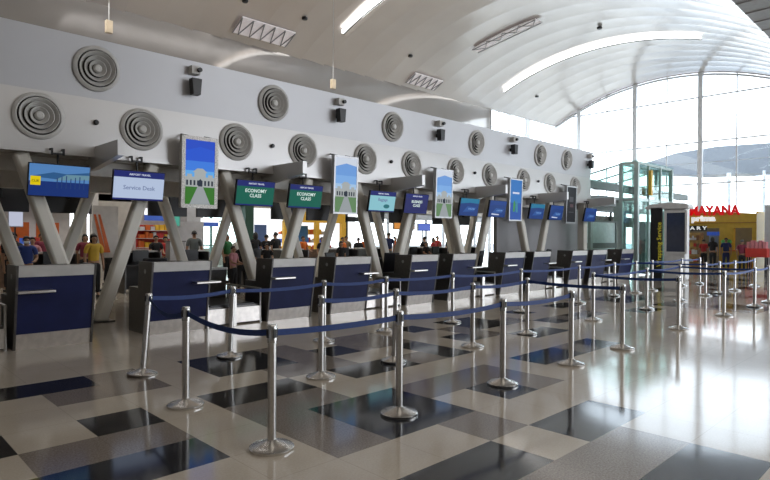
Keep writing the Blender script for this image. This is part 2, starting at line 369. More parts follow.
# V columns, front and rear rows
def vcol(x, y, label, group, r=.17, left=True, right=True, z1=3.0):
    o = root('v_column', (x, y, 0), label, 'column', group)
    for sgn, on in ((-1, left), (1, right)):
        if not on: continue
        mb = MB(); p0 = Vector((x+sgn*.14, y, 0)); p1 = Vector((x+sgn*1.13, y, z1))
        mb.bar(p0, p1, .235, .235, side=(0, 1, 0)); mb.build('column_leg', CREAM, o, bevel=.05)
    pl = MB(); pl.box(x-.36, x+.36, y-.2, y+.2, 0, .03); pl.build('base_plate', DKSTEEL, o)
for i, x in enumerate(VX):
    j = i-2
    lab = 'pale V shaped column between the front counters, %s V from the left' % ordn(max(j, 0)+1 if j >= 0 else 0) if j >= -1 else 'pale V shaped column beyond the left edge'
    if j == -1: lab = 'pale V shaped column cut by the left edge of the photo'
    if j >= 5: continue
    vcol(x, 11.3, lab, 'V columns behind the front counters')
for i, x in enumerate(VX):
    if x > 20: continue
    j = i-1
    vcol(x, 14.7, 'shadowed V shaped column in the rear row, %s from the left' % ordn(max(j, 0)) if i >= 1 else 'shadowed V shaped column at the rear beyond the left edge', 'V columns behind the rear counters', z1=2.95)
# single upright at the end of the island
tag(MB().box(22.35, 22.65, 11.2, 11.5, 0, ZB).build('end_column', CREAM, origin=(22.5, 11.35, 0), bevel=.03), 'straight square column under the right end of the bulkhead', 'column')

# fins that carry the canopy, projecting toward the queue
for i, x in enumerate(VX):
    f = MB(); f.prism([(9.97, 2.94), (9.97, 3.20), (YW+.02, 3.20), (11.6, 3.20), (11.6, 2.80), (11.2, 2.80)], 'x', x, x+.11)
    o = f.build('canopy_fin', WALL_LO, origin=(x, 9.97, 3.0))
    tag(o, 'pale beam end jutting from the bulkhead, %s from the left' % ordn(max(i-2, 0)) if i >= 2 else 'pale beam end jutting from the bulkhead beyond the left edge', 'beam', 'beam ends under the bulkhead')

# ---- round air diffusers
vp = proto('air_diffuser', '', 'vent', None)
Mv = Matrix.Rotation(PI/2, 4, 'X')   # axis towards -Y
MB().lathe([(0, -.03), (.40, -.03), (.40, .03), (.385, .045), (.345, .06), (.33, .055), (.325, .0), (0, .0)], 40, M=Mv).build('outer_rim', VENTW, vp)
for r in (.30, .22, .14):
    MB().lathe([(r-.062, .012), (r-.012, .075), (r, .085), (r+.008, .08), (r-.045, .004)], 36, M=Mv).build('ring', VENTW, vp)
MB().lathe([(.336, .0), (.336, .004), (0, .004)], 32, M=Mv).build('backing', VENTD, vp)
MB().lathe([(.07, .02), (.075, .07), (.05, .10), (0, .105)], 24, M=Mv).build('centre_cap', VENTW, vp)
ventpos = [('upper', 3.52, 4.60, 0), ('upper', 7.27, 4.60, 1), ('upper', 11.08, 4.59, 2), ('upper', 14.86, 4.6, 3), ('upper', 18.7, 4.6, 4), ('upper', 20.65, 4.62, 5)] + \
          [('lower', x, 3.62, i) for i, x in enumerate([2.61, 4.34, 6.36, 8.12, 10.12, 11.88, 13.86, 15.63, 17.67, 19.45, 21.42])]
first = True
for row, x, z, i in ventpos:
    o = vp if first else copy_tree(vp); first = False
    yy = YW+.02 if row == 'lower' else YW-.02
    o.location = (x, yy-.0, z); o.rotation_euler = (R(-1.5) if row == 'lower' else R(5.5), 0, 0)
    o['label'] = 'round concentric air diffuser, %s from the left in the %s row' % (ordn(i), row); o['group'] = 'round air diffusers on the bulkhead'
# ---- black wall speakers with small cameras above
sp = proto('wall_speaker', '', 'speaker')
mb = MB(); mb.prism([(-.10, .16), (.10, .16), (.075, -.16), (-.075, -.16)], 'y', -.2, -.04); mb.build('cabinet', BLACK, sp)
MB().box(-.03, .03, -.04, .06, -.05, .05).build('bracket', BLACKM, sp)
cmp_ = proto('wall_camera', '', 'camera')
MB().box(-.09, .09, -.12, .05, -.08, .08).build('mount_box', VENTW, cmp_)
MB().lathe([(0, .0), (.045, 0), (.045, .06), (0, .06)], 16, M=Matrix.Translation((.06, -.12, 0)) @ Mv).build('lens', BLACK, cmp_)
for i, x in enumerate([5.41, 9.2, 13.0, 16.85, 22.45]):
    o = sp if i == 0 else copy_tree(sp); o.location = (x-.08, YW-.06, 4.58)
    o['label'] = 'small black loudspeaker on the upper bulkhead, %s from the left' % ordn(i); o['group'] = 'loudspeakers on the bulkhead'
    c = cmp_ if i == 0 else copy_tree(cmp_); c.location = (x-.08, YW-.09, 4.92)
    c['label'] = 'small white boxed camera above the %s loudspeaker from the left' % ordn(i); c['group'] = 'cameras above the loudspeakers'
for i, x in enumerate([3.52, 7.26, 11.05, 14.8, 18.6]):
    d = MB().lathe([(0, .0), (.045, .0), (.045, .04), (.03, .06), (0, .06)], 16, M=Matrix.Translation((x, YW+.01, 3.64)) @ Mv)
    o = d.build('wall_spotlight', BLACK, origin=(x, YW, 3.64)); tag(o, 'tiny black round spot between lower diffusers, %s from the left' % ordn(i), 'spotlight', 'round spots between the lower diffusers')

# ---- hanging monitors
def em(name, col, s=1.0):
    return mat('screen_'+name, (0.01, 0.01, 0.01), .5, emit=col, es=s*.85, spec=.15)
def pic(name, items, mats, parent, y=-.001):
    """flat picture built from layered shapes; items: (poly, material index), front faces -Y"""
    mb = MB()
    for k, (poly, mi) in enumerate(items): mb.add([(u, y-.0012*k, v) for u, v in poly], [tuple(range(len(poly)))], mi)
    o = mb.build(name, mats, parent); return o
def q(x0, x1, z0, z1): return [(x0, z0), (x1, z0), (x1, z1), (x0, z1)]
def monitor(i, x, tilt, kind, label):
    z = 2.52; y = 10.86
    o = root('hanging_monitor', (x, y, z), label, 'screen', 'monitors hung from the bulkhead'); o['_o'] = (0, 0, 0)
    o.rotation_euler = (R(tilt), 0, 0)
    W, Hh = .46, .265
    MB().box(-W-.012, W+.012, 0, .07, -Hh-.012, Hh+.012).build('housing', BLACK, o, bevel=.008)
    hz = MB(); hz.box(-.02, .02, .07, .16, -.05, .05); hz.tube([(0, .12, 0), (0, .12, .47)], .018, 8)
    hz.bar((-.09, .12, .47), (.09, .12, .47), .03, .03); hz.bar((-.09, .12, .45), (-.09, .12, .56), .03, .03); hz.bar((.09, .12, .45), (.09, .12, .56), .03, .03); hz.bar((-.09, .12, .55), (-.09, .26, .55), .03, .03); hz.bar((.09, .12, .55), (.09, .26, .55), .03, .03)
    hz.build('hanger', BLACKM, o).rotation_euler = (-R(tilt), 0, 0)
    if kind == 'picture':
        pic('screen', [(q(-W, W, -Hh, Hh), 0), ([(-W, .05), (-.1, .14), (.1, .12), (W, .17), (W, .06), (0, .02)], 1), (q(-W, W, -Hh, -.02), 2), ([(-.1, .0), (W, .04), (W, .12), (.1, .11)], 3),
                       (q(-W+.02, -W+.17, -.09, .06), 4)],
            [em('sky', (.10, .27, .60), .9), em('hill', (.03, .12, .30), .9), em('sea', (.008, .035, .20), .9), em('mist', (.18, .36, .46), .8), em('yellow', (.80, .62, .0), 1)], o)
        text('caption', 'CLIK', .055, em('ink', (.02, .05, .02), .3), o, (-W+.095, -.009, -.02))
        mb = MB(); [mb.box(-.05+.07*k, -.035+.07*k, -.009, -.007, -.13, .05+.02*(k % 3)) for k in range(7)]; mb.build('pictured_posts', em('deep', (.02, .06, .22), .8), o)
    elif kind in ('service', 'cyan'):
        bgm = em('white', (.50, .60, .80), 1) if kind == 'service' else em('pale_cyan', (.28, .60, .68), 1)
        pic('screen', [(q(-W, W, -Hh, Hh), 0), (q(-W, W, -Hh+.03, Hh-.115), 1)], [em('navy', (.012, .02, .16), 1), bgm], o)
        text('heading', 'AIRPORT TRAVEL', .05, em('lettering', (.7, .75, .9), 1), o, (0, -.006, .205), bold=.0005)
        text('caption', 'Service Desk' if kind == 'service' else 'Baggage', .11, em('faint', (.22, .28, .5), .8), o, (0, -.006, -.04 if kind == 'service' else .05), bold=.001)
        if kind == 'cyan':
            mb = MB(); mb.lathe([(0, 0), (.11, 0), (.11, .003), (0, .003)], 24, M=Matrix.Translation((.16, -.004, -.12)) @ Matrix.Diagonal((1, 1, .5, 1)) @ Mv); mb.build('emblem', em('teal', (.03, .22, .25), .8), o)
    elif kind in ('economy', 'business'):
        bg = em('green', (.006, .125, .085), 1) if kind == 'economy' else em('violet', (.018, .022, .13), 1)
        pic('screen', [(q(-W, W, -Hh, Hh), 0), (q(-W, W, -Hh+.03, Hh-.12), 1)], [em('navy', (.012, .02, .16), 1), bg], o)
        text('heading', 'AIRPORT TRAVEL', .05, em('lettering', (.7, .75, .9), 1), o, (0, -.006, .205), bold=.0005)
        text('caption', ('ECONOMY\nCLASS' if kind == 'economy' else 'BUSINESS\nCLASS'), .105, em('lettering_pale', (.75, .9, .85), 1), o, (0, -.006, .0), bold=.0015)
    else:
        pic('screen', [(q(-W, W, -Hh, Hh), 0), ([(-W, .1), (0, .14), (W, .12), (W, Hh), (-W, Hh)], 1), ([(-.3, -.15), (.25, -.12), (.35, 0), (-.1, .03)], 2)] + ([([(-.3, -.19), (.1, -.2), (.12, -.17), (-.3, -.15)], 3)] if i % 2 else []),
            [em('blue', (.01, .05, .24), .9), em('cyan', (.02, .28, .5), .7) if kind == 'bluec' else em('blue2', (.015, .07, .33), .8), em('deepblue', (.03, .12, .42), .8), em('lettering', (.7, .75, .9), 1)], o)
        text('caption', 'CHECK IN', .07, em('bluetext', (.25, .45, .85), .9), o, (.1, -.01, -.05))
mk = [('picture', 'hanging monitor showing a blue seascape with a yellow square'), ('service', 'hanging monitor with white service desk page under a navy header'),
      ('economy', 'green economy class monitor left of the other green one'), ('economy', 'green economy class monitor, right of the other green one'),
      ('cyan', 'pale cyan monitor with an oval emblem below a navy header'), ('business', 'dark violet business class monitor beside the cyan one'),
      ('bluec', 'blue monitor with a cyan top edge right of the third poster'), ('blue', 'plain blue monitor left of the fourth poster'),
      ('bluec', 'cyan topped blue monitor right of the fourth poster'), ('blue', 'plain blue monitor left of the fifth poster'), ('blue', 'last blue monitor at the right end of the bulkhead')]
mx_ = [2.87, 4.2, 6.68, 8.02, 10.50, 11.82, 14.22, 15.72, 18.15, 19.5, 22.2]
for i, (x, (kd, lb)) in enumerate(zip(mx_, mk)): monitor(i, x, 11, kd, lb)

# ---- portrait light boxes hung in front of the bulkhead
ORN = mat('ornate_frame', (.50, .48, .45), .45, .3, noise=(60, .5))
ALU = mat('aluminium_frame', (.40, .40, .41), .35, .5)
def poster(i, x, kind, label):
    y = 10.8; z = 2.86
    o = root('portrait_light_box', (x, y, z), label, 'light box', 'portrait light boxes under the bulkhead'); o['_o'] = (0, 0, 0); o.rotation_euler = (R(2), 0, 0)
    W, Hh = .385, .71; fr = .075 if i == 0 else .045
    mb = MB(); mb.box(-W, W, 0, .1, -Hh, Hh); mb.box(-W, -W+fr, -.015, 0, -Hh, Hh); mb.box(W-fr, W, -.015, 0, -Hh, Hh); mb.box(-W+fr, W-fr, -.015, 0, Hh-fr, Hh); mb.box(-W+fr, W-fr, -.015, 0, -Hh, -Hh+fr)
    mb.build('frame', ORN if i == 0 else ALU, o)
    hg = MB(); hg.bar((-.25, .05, Hh), (-.25, .33, Hh+.05), .03, .03); hg.bar((.25, .05, Hh), (.25, .33, Hh+.05), .03, .03); hg.build('bracket', BLACKM, o)
    w, h = W-fr, Hh-fr
    if kind == 'palace':
        s0 = em('sky%d' % i, (.02, .10, .68) if i == 0 else (.16, .36, .78), 1.0); s1 = em('skymid%d' % i, (.05, .22, .80) if i == 0 else (.22, .45, .85), 1); s2 = em('skylow%d' % i, (.12, .42, .88) if i == 0 else (.40, .60, .85), 1)
        s3 = em('cloud%d' % i, (.02, .08, .60) if i == 0 else (.68, .74, .85), 1)
        wt = em('building', (.52, .56, .56), .8); dk = em('openings', (.04, .06, .10), .5); gr = em('lawn%d' % i, (.04, .20, .02) if i == 0 else (.14, .28, .12), .9); gl = em('path', (.42, .46, .48), .8)
        b = -.22
        it = [(q(-w, w, b, h), 0), (q(-w, w, b, h*.35), 1), (q(-w, w, b, h*.05), 2), ([(-w, h), (w, h), (w, h*.72), (0, h*.8), (-w, h*.66)], 3),
              (q(-w, w, b-.07, b+.13), 4), (q(-.12, .12, b, b+.24), 4), ([(-.16, b+.22), (.16, b+.22), (.06, b+.30), (-.06, b+.30)], 4), (q(-.27, -.17, b, b+.18), 4), (q(.17, .27, b, b+.18), 4)]
        it += [(q(-.29+.075*k, -.25+.075*k, b-.04, b+.06), 5) for k in range(8)]
        it += [([(-.045, b-.06), (.045, b-.06), (.045, b+.05), (0, b+.09), (-.045, b+.05)], 5), (q(-w, w, -h, b-.07), 6), ([(-.06, b-.07), (.06, b-.07), (.22, -h), (-.22, -h)], 7)]
        pic('picture', it, [s0, s1, s2, s3, wt, dk, gr, gl], o, y=-.002)
    elif kind == 'figures':
        it = [(q(-w, w, -h, h), 0), (q(-w, w, -h, -.1), 1), ([(-.15, -.4), (-.05, -.4), (0, -.15), (-.06, .0), (-.14, -.1)], 2), ([(.02, -.42), (.14, -.42), (.12, -.1), (.04, 0), (0, -.2)], 3), (q(-.2, .2, .2, .26), 4)]
        pic('picture', it, [em('azure', (.03, .20, .60), .9), em('azure_deep', (.02, .10, .45), .9), em('leafgreen', (.05, .35, .10), .8), em('teal2', (.05, .3, .45), .8), em('lettering', (.7, .75, .9), 1)], o, y=-.002)
    else:
        it = [(q(-w, w, -h, h), 0), (q(-.15, .15, .1, .3), 1), (q(-.2, .2, -.3, -.27), 1), (q(-.1, .15, -.1, .02), 2)]
        pic('picture', it, [em('nearblack', (.012, .014, .02), .6), em('grey', (.12, .12, .14), .6), em('dimpink', (.2, .1, .12), .5)], o, y=-.002)
poster(0, 5.37, 'palace', 'large portrait poster of a white palace in an ornate patterned frame')
poster(1, 9.18, 'palace', 'portrait poster of a white palace with pale sky, second from the left')
poster(2, 12.93, 'palace', 'slim portrait palace poster between the violet and cyan topped blue monitors')
poster(3, 16.68, 'figures', 'bright azure portrait poster with green figures')
poster(4, 20.5, 'dark', 'nearly black portrait poster near the right end of the bulkhead')

# ================================================================== COUNTERS
YF = 9.05
prof_front = [(9.05, 1.17), (9.068, 1.02), (9.20, .22), (9.27, 0)]
def yz(z): return 9.05+(1.17-z)*.158
emb = None
def counter(i, x0, x1, kind, label):
    o = root('check_in_counter', (x0, 9.3, 0), label, 'counter', 'check-in counters along the hall')
    MB().prism([(yz(1.02), 1.02), (yz(.22), .22), (yz(.22)+.04, .22), (yz(1.02)+.04, 1.02)], 'x', x0+.03, x1-.03).build('front_panel', NAVY, o)
    MB().prism([(yz(1.17)-.01, 1.17), (yz(1.02)-.01, 1.02), (yz(1.02)+.05, 1.02), (yz(1.17)+.28, 1.14), (yz(1.17)+.28, 1.17)], 'x', x0+.03, x1-.03).build('top_band', TOPBAND, o)
    MB().prism([(yz(.22)+.01, .22), (yz(0)+.01, 0), (yz(0)+.05, 0), (yz(.22)+.05, .22)], 'x', x0+.03, x1-.03).build('kick_plate', STEELK, o)
    for s, xx in ((0, x0), (1, x1-.03)):
        sp_ = MB().prism([(yz(1.18)-.015, 1.18), (yz(0)-.01, 0), (10.0, 0), (10.0, .74), (9.62, .74), (9.58, 1.18)], 'x', xx, xx+.03).build('side_panel', DKSTEEL, o)
        if s == 0:
            MB().lathe([(0, 0), (.035, 0), (.035, .004), (0, .004)], 16, M=Matrix.Translation((xx-.004, 9.32, 1.02)) @ Matrix.Rotation(PI/2, 4, 'Y')).build('emblem', ALU, sp_)
    MB().box(x0+.03, x1-.03, 9.25, 10.0, .70, .74).build('worktop', DKSTEEL, o)
    MB().box(x0+.03, x1-.03, 9.24, 9.27, .05, .70).build('inner_panel', DKSTEEL, o)
    if kind == 'A': a, b = x0+.0, x0+.46
    else: a, b = x1-.32, x1+.12
    lz = MB(); lz.box(a, b, 8.94, yz(.83)+.0, .80, .835); lz.build('bag_ledge', STEEL, o, bevel=.008)
    return o
cx_ = [(1.86, 2.88, 'A'), (3.70, 4.72, 'B'), (5.92, 6.95, 'A'), (7.42, 8.44, 'B'), (9.68, 10.66, 'A'), (11.18, 12.18, 'B'), (13.46, 14.5, 'A'), (14.95, 15.96, 'B'), (17.28, 18.34, 'A'), (18.7, 19.8, 'B'), (21.0, 22.1, 'A'), (-1.9, -.85, 'A'), (-.1, .9, 'B')]
for i, (a, b, kd) in enumerate(cx_):
    lab = 'blue fronted steel check-in counter, %s from the left' % ordn(i) if i < 11 else 'blue fronted check-in counter beyond the left edge'
    if i == 0: lab = 'large blue check-in counter at the left edge of the photo'
    counter(i, a, b, kd, lab)
    if i < 11:
        # small monitor standing on the worktop
        o = root('computer_monitor', ((a+b)/2+.1, 9.72, .74), 'black computer monitor inside the %s counter from the left' % ordn(i), 'monitor', 'monitors on the counters')
        X = (a+b)/2+.1
        MB().box(X-.2, X+.2, 9.70, 9.74, .88, 1.16).build('display', BLACK, o, bevel=.01)
        MB().box(X-.03, X+.03, 9.72, 9.75, .76, .95).box(X-.1, X+.1, 9.65, 9.80, .74, .76).build('stand', BLACK, o)
# bag drop conveyors between paired counters
for i, (a, b) in enumerate([(4.76, 5.88), (8.48, 9.64), (12.22, 13.42), (16.0, 17.24), (19.84, 20.96), (.95, 1.82)]):
    lab = 'steel bag drop scale with low conveyor, %s from the left' % ordn(i) if i < 5 else 'steel bag drop scale at the left edge beside the large counter'
    o = root('bag_drop_conveyor', (a, 9.3, 0), lab, 'conveyor', 'bag drop scales between counters')
    MB().box(a+.03, b-.03, 9.32, 9.36, .03, .30).build('front_plate', STEELK, o)
    MB().box(a+.03, b-.03, 9.37, 10.6, .12, .33).build('bed', DKSTEEL, o)
    MB().box(a+.12, b-.12, 9.4, 10.6, .33, .36).build('belt', BLACK, o)
    fr = MB(); 
    for xx in (a+.03, b-.03):
        fr = MB(); fr.tube([(xx, 9.33, 0), (xx, 9.33, .62), (xx, 10.55, .62), (xx, 10.55, 0)], .022, 8); fr.build('side_rail', STEEL, o)
    MB().box(a+.03, b-.03, 10.62, 10.68, .0, .92).build('back_panel', DKSTEEL, o)
    MB().box(a+.03, b-.03, 10.55, 10.75, .92, .96).build('back_ledge', STEEL, o)
    MB().box(a+.42, a+.52, 9.2, 9.28, 0, .56).build('scale_post', STEEL, o)
# office chairs behind counters
def chair(x, y, rz, label):
    o = root('office_chair', (x, y, 0), label, 'chair', None, rz)
    MB().box(-.23, .23, -.22, .22, .46, .54).build('seat', BLACK, o, bevel=.03)
    MB().prism([(.20, .60), (.25, .60), (.36, 1.2), (.31, 1.2)], 'x', -.21, .21).build('backrest', BLACK, o, bevel=.02)
    MB().tube([(0, 0, .06), (0, 0, .46)], .03, 10).build('gas_lift', BLACKM, o)
    b = MB()
    for k in range(5): b.bar((0, 0, .09), (.27*math.cos(k*2*PI/5), .27*math.sin(k*2*PI/5), .06), .05, .03)
    for k in range(5): b.lathe([(0, .0), (.03, .0), (.03, .05), (0, .05)], 8, M=Matrix.Translation((.27*math.cos(k*2*PI/5), .27*math.sin(k*2*PI/5), 0)))
    b.build('star_base', BLACKM, o)
    MB().bar((0, .2, .5), (0, .27, .75), .06, .02).build('back_post', BLACKM, o)
chair(9.2, 10.95 if False else 10.35+.65, R(20), 'black office chair behind the second bag drop scale')
chair(14.0, 10.6, R(200), 'black office chair with a high back behind the seventh counter')
chair(10.3, 10.5, R(160), 'black office chair tucked behind the fifth counter')
chair(17.9, 10.6, R(190), 'black office chair behind the ninth counter')
chair(4.3, 10.55, R(170), 'black office chair behind the second counter')

# ================================================================== QUEUE POSTS AND BELTS
RA = [2.41, 3.71, 5.28, 6.74, 8.23, 10.73, 13.3, 15.58, 16.78, 18.3]
posts = {}
def P(key, x, y, lx=0.0, ly=0.0): posts[key] = (x, y, lx, ly)
P('C1', 2.62, 6.67, .075, 0); P('C2', 3.84, 6.87, .05, 0); P('C3', 5.46, 6.92); P('C4', 6.77, 6.90); P('C5', 8.43, 6.82); P('C6', 10.73, 6.80); P('C7', 13.23, 6.75); P('C8', 15.55, 6.9); P('C9', 16.94, 6.88); P('C10', 18.07, 6.85); P('C11', 20.53, 6.82); P('C12', 21.95, 6.7)
P('B1', 2.43, 5.16); P('B2', 4.03, 5.16); P('B3', 5.22, 5.18, .04, 0); P('B4', 6.77, 5.10); P('B5', 8.33, 5.16); P('B6', 10.65, 5.14); P('B7', 13.2, 5.12); P('B8', 15.58, 5.22); P('B9', 17.58, 5.22); P('B10', 18.6, 5.16); P('B11', 19.99, 5.12); P('B12', 22.43, 5.17)
P('A1', 2.41, 3.68); P('A2', 3.71, 3.61); P('A3', 5.28, 3.57); P('A4', 6.74, 3.54); P('A5', 8.23, 3.53); P('A6', 10.73, 3.62); P('A7', 13.3, 3.6); P('A8', 15.58, 3.58); P('A9', 16.9, 3.58); P('A10', 19.2, 3.58)
rown = {'A': 'front', 'B': 'middle', 'C': 'rear'}
sproto = None
def stanchion(key):
    global sproto
    x, y, lx, ly = posts[key]
    lab = 'steel queue post with blue belt, %s from the left in the %s row' % (ordn(int(key[1:])-1), rown[key[0]])
    if sproto is None:
        o = root('queue_post', (0, 0, 0), lab, 'post', 'steel queue posts'); sproto = o
        MB().lathe([(.0, .0), (.165, .0), (.168, .008), (.168, .020), (.155, .030), (.10, .045), (.045, .065), (.032, .075)], 40).build('base', STEELB, o)
        MB().lathe([(.032, .06), (.032, .80), (.0, .80)], 24).build('pole', STEEL, o)
        MB().lathe([(.030, .80), (.037, .80), (.037, .925), (.030, .935), (0, .935)], 24).build('head', STEELB, o)
        MB().box(-.043, .043, -.012, .012, .84, .905).box(-.012, .012, -.043, .043, .84, .905).build('belt_clip', BLACK, o)
    else: o = copy_tree(sproto); o['label'] = lab
    o.location = (x, y, 0); o.rotation_euler = (0, math.atan2(lx, .93), 0)
    return o
PO = {k: stanchion(k) for k in posts}
def belt(a, b, sag=.03, za=.872, zb=.872):
    xa, ya, lxa, _ = posts[a]; xb, yb, lxb, _ = posts[b]
    A = Vector((xa+lxa*.93, ya, za)); B = Vector((xb+lxb*.93, yb, zb)); d = (B-A); d.z = 0; L = d.length; d.normalize(); A += d*.042; B -= d*.042
    n = 16; side = Vector((-d.y, d.x, 0))*.0015; vs = []
    for k in range(n+1):
        t = k/n; p = A.lerp(B, t); p.z -= sag*4*t*(1-t)
        for s in (-1, 1):
            for dz in (-.024, .024): vs.append(p + side*s + Vector((0, 0, dz)))
    fs = []
    for k in range(n):
        a0 = 4*k
        fs += [(a0, a0+1, a0+5, a0+4), (a0+2, a0+6, a0+7, a0+3), (a0+1, a0+3, a0+7, a0+5), (a0, a0+4, a0+6, a0+2)]
    fs += [(0, 2, 3, 1), (4*n, 4*n+1, 4*n+3, 4*n+2)]
    po = PO[a]; mb = MB(); mb.add(vs, fs)
    me_o = mb.build('belt', BELT, None)
    bpy.context.view_layer.update()
    me_o.data.transform(po.matrix_world.inverted()); me_o.parent = po
for a, b, s in [('C1', 'B1', .10), ('B1', 'A1', .06), ('C1', 'C2', .03), ('C2', 'C3', .03), ('C3', 'C4', .03), ('C4', 'C5', .02), ('C5', 'C6', .04), ('C6', 'C7', .03), ('C7', 'C8', .03), ('C8', 'C9', .02), ('C9', 'C10', .02), ('C10', 'C11', .03), ('C11', 'C12', .02),
                ('A1', 'A2', .015), ('A2', 'A3', .03), ('A3', 'A4', .03), ('B2', 'B3', .03), ('B3', 'B4', .03), ('B4', 'B5', .03), ('B5', 'A5', .02), ('B6', 'A6', .03), ('B7', 'A7', .03), ('B8', 'A8', .02), ('A7', 'A8', .03), ('A8', 'A9', .02), ('A9', 'A10', .02),
                ('B7', 'B8', .03), ('B9', 'B10', .02), ('B10', 'B11', .02), ('B11', 'B12', .03), ('C9', 'B9', .02), ('B6', 'B7', .03)]:
    belt(a, b, s)

# ================================================================== REAR SIDE OF THE ISLAND
BEIGE = mat('beige_wall', (.52, .49, .44), .6)
def simple(name, label, cat, boxes, loc, group=None):
    """boxes: list of (part name, (x0,x1,y0,y1,z0,z1) or list, material)"""
    o = root(name, loc, label, cat, group)
    for pn, bs, mt in boxes:
        mb = MB()
        for b in (bs if isinstance(bs, list) else [bs]): mb.box(*b)
        mb.build(pn, mt, o)
    return o
LITE = mat('light_edge', (.60, .59, .56), .4)
REARD = mat('rear_counter_body', (.045, .042, .045), .5)
for i, (a, b, kd) in enumerate(cx_[:11] + [(-.1, .9, 'B')]):
    lab = 'dark rear counter with pale top edge, %s from the left behind the columns' % ordn(i) if i < 11 else 'dark rear counter at the left edge behind the columns'
    o = simple('rear_counter', lab, 'counter', [('body', (a+.05, b-.05, 16.9, 17.0, .05, 1.10), REARD), ('top', (a, b, 16.6, 17.05, 1.12, 1.16), LITE), ('side_panel', (a, a+.04, 16.3, 17.03, 0, 1.12), DKSTEEL), ('side_panel', (b-.04, b, 16.3, 17.03, 0, 1.12), DKSTEEL), ('worktop', (a+.04, b-.04, 16.25, 16.9, .72, .76), REARD)], (a, 16.9, 0), 'rear counters behind the island')
    if i < 11:
        mo = simple('computer_monitor', 'black monitor on the rear counter, %s from the left' % ordn(i), 'monitor', [('display', (a+.28, a+.72, 16.48, 16.52, .86, 1.18), BLACK), ('stand', [(a+.47, a+.53, 16.5, 16.54, .76, .95), (a+.38, a+.62, 16.42, 16.6, .76, .775)], BLACK)], (a+.5, 16.5, .76), 'monitors on the rear counters')
rtv = []
for i, x in enumerate([c+d for c in VX[1:7] for d in (-.67, .67)]):
    o = root('rear_monitor', (x, 15.12, 2.5), 'black back of a hanging rear monitor, %s from the left' % (ordn(i) if i < 14 else 'last'), 'screen', 'rear monitors seen from behind')
    MB().box(x-.53, x+.53, 15.1, 15.17, 2.12, 2.78).build('housing', BLACK, o, bevel=.008)
    MB().box(x-.44, x+.44, 15.171, 15.175, 2.25, 2.75).build('screen', em('rear', (.02, .05, .12), .6), o)
    MB().box(x-.015, x+.015, 14.995, 15.1, 2.45, 3.3).build('hanger', BLACKM, o)
# ---- wall on the far side of the hall with its openings
wb_ = MB()
wb_.box(-12, 31, 22.05, 22.35, 2.85, 4.62)
wb_.box(-12, 3.0, 22.05, 22.35, 0, 3.1); wb_.box(6.35, 6.7, 22.05, 22.35, 0, 3.1); wb_.box(7.05, 8.25, 22.05, 22.35, 0, 3.1)
struct(wb_.build('wall_back', BEIGE))
struct(MB().box(-12, 40, 30.0, 30.3, 0, .9).build('trim_6', BEIGE))
def tubes(pts_list, r=.03):
    mb = MB()
    for p in pts_list: mb.tube(p, r, 6)
    return mb
# tall windows in the back wall
wf = MB()
for x in [20.3+1.55*k for k in range(8)]: wf.box(x-.04, x+.04, 22.1, 22.25, 0, 3.1)
for z in (.05, 2.35, 3.05): wf.box(20.3, 31, 22.12, 22.2, z-.03, z+.03)
wf.box(20.3, 31, 22.05, 22.3, 2.55, 2.9)
w3 = struct(wf.build('window_3', MULLT)); MB().box(20.3, 31, 22.16, 22.17, 0, 3.1).build('glass_pane', GLASS, w3)
wf = MB()
for x in [10.9+.62*k for k in range(4)]: wf.box(x-.03, x+.03, 22.1, 22.25, 0, 3.1)
for z in (.05, 1.2, 2.2, 3.05): wf.box(10.9, 12.76, 22.12, 22.2, z-.025, z+.025)
w4 = struct(wf.build('window_4', mat('green_frame', (.20, .36, .33), .4))); MB().box(10.9, 12.76, 22.16, 22.17, 0, 3.1).build('glass_pane', GLASSG, w4)
# shops along the back wall
WHT = mat('shop_white', (.66, .64, .62), .5); YEL = mat('shop_yellow', (.80, .46, .03), .5); ORG = mat('shop_orange', (.68, .14, .02), .5); REDM = mat('shop_red', (.55, .04, .03), .5)
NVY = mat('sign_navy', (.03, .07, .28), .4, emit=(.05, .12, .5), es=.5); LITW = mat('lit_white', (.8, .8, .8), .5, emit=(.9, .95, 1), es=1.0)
WOODM = mat('dark_wood', (.10, .055, .03), .5, noise=(8, .3))
def shelf_goods(o, x0, x1, y, zs, cols, mname):
    for z in zs:
        MB().box(x0, x1, y-.18, y+.1, z-.02, z).build('shelf', WHT, o)
    mb = MB()
    rnd = random.Random(int(x0*10))
    for z in zs:
        x = x0+.05
        while x < x1-.15:
            w = rnd.uniform(.1, .22); h = rnd.uniform(.12, .26); mb.box(x, x+w*.85, y-.14, y+.05, z, z+h, rnd.randrange(len(cols))); x += w
    g = mb.build('goods', cols, o); g['kind'] = 'stuff'
GOODS = [ORG, REDM, YEL, WHT, NVY]
s1 = simple('shop_stall', 'orange snack stall with a hanging banner at the far left', 'shop', [('back_panel', (3.2, 6.3, 22.6, 22.65, 0, 3.1), WHT), ('side_wall', (3.2, 3.3, 20.2, 22.6, 0, 2.6), WHT), ('orange_board', [(3.95, 4.65, 20.9, 20.95, 1.5, 2.0), (4.85, 5.5, 20.9, 20.95, 1.5, 2.0)], ORG), ('counter', (3.5, 6.0, 20.3, 20.8, 0, 1.0), WOODM), ('fascia', (3.2, 6.3, 20.2, 20.3, 2.6, 3.1), BEIGE)], (3.2, 22, 0))
shelf_goods(s1, 3.5, 6.1, 22.3, (.5, 1.0, 1.3), GOODS, 'a')
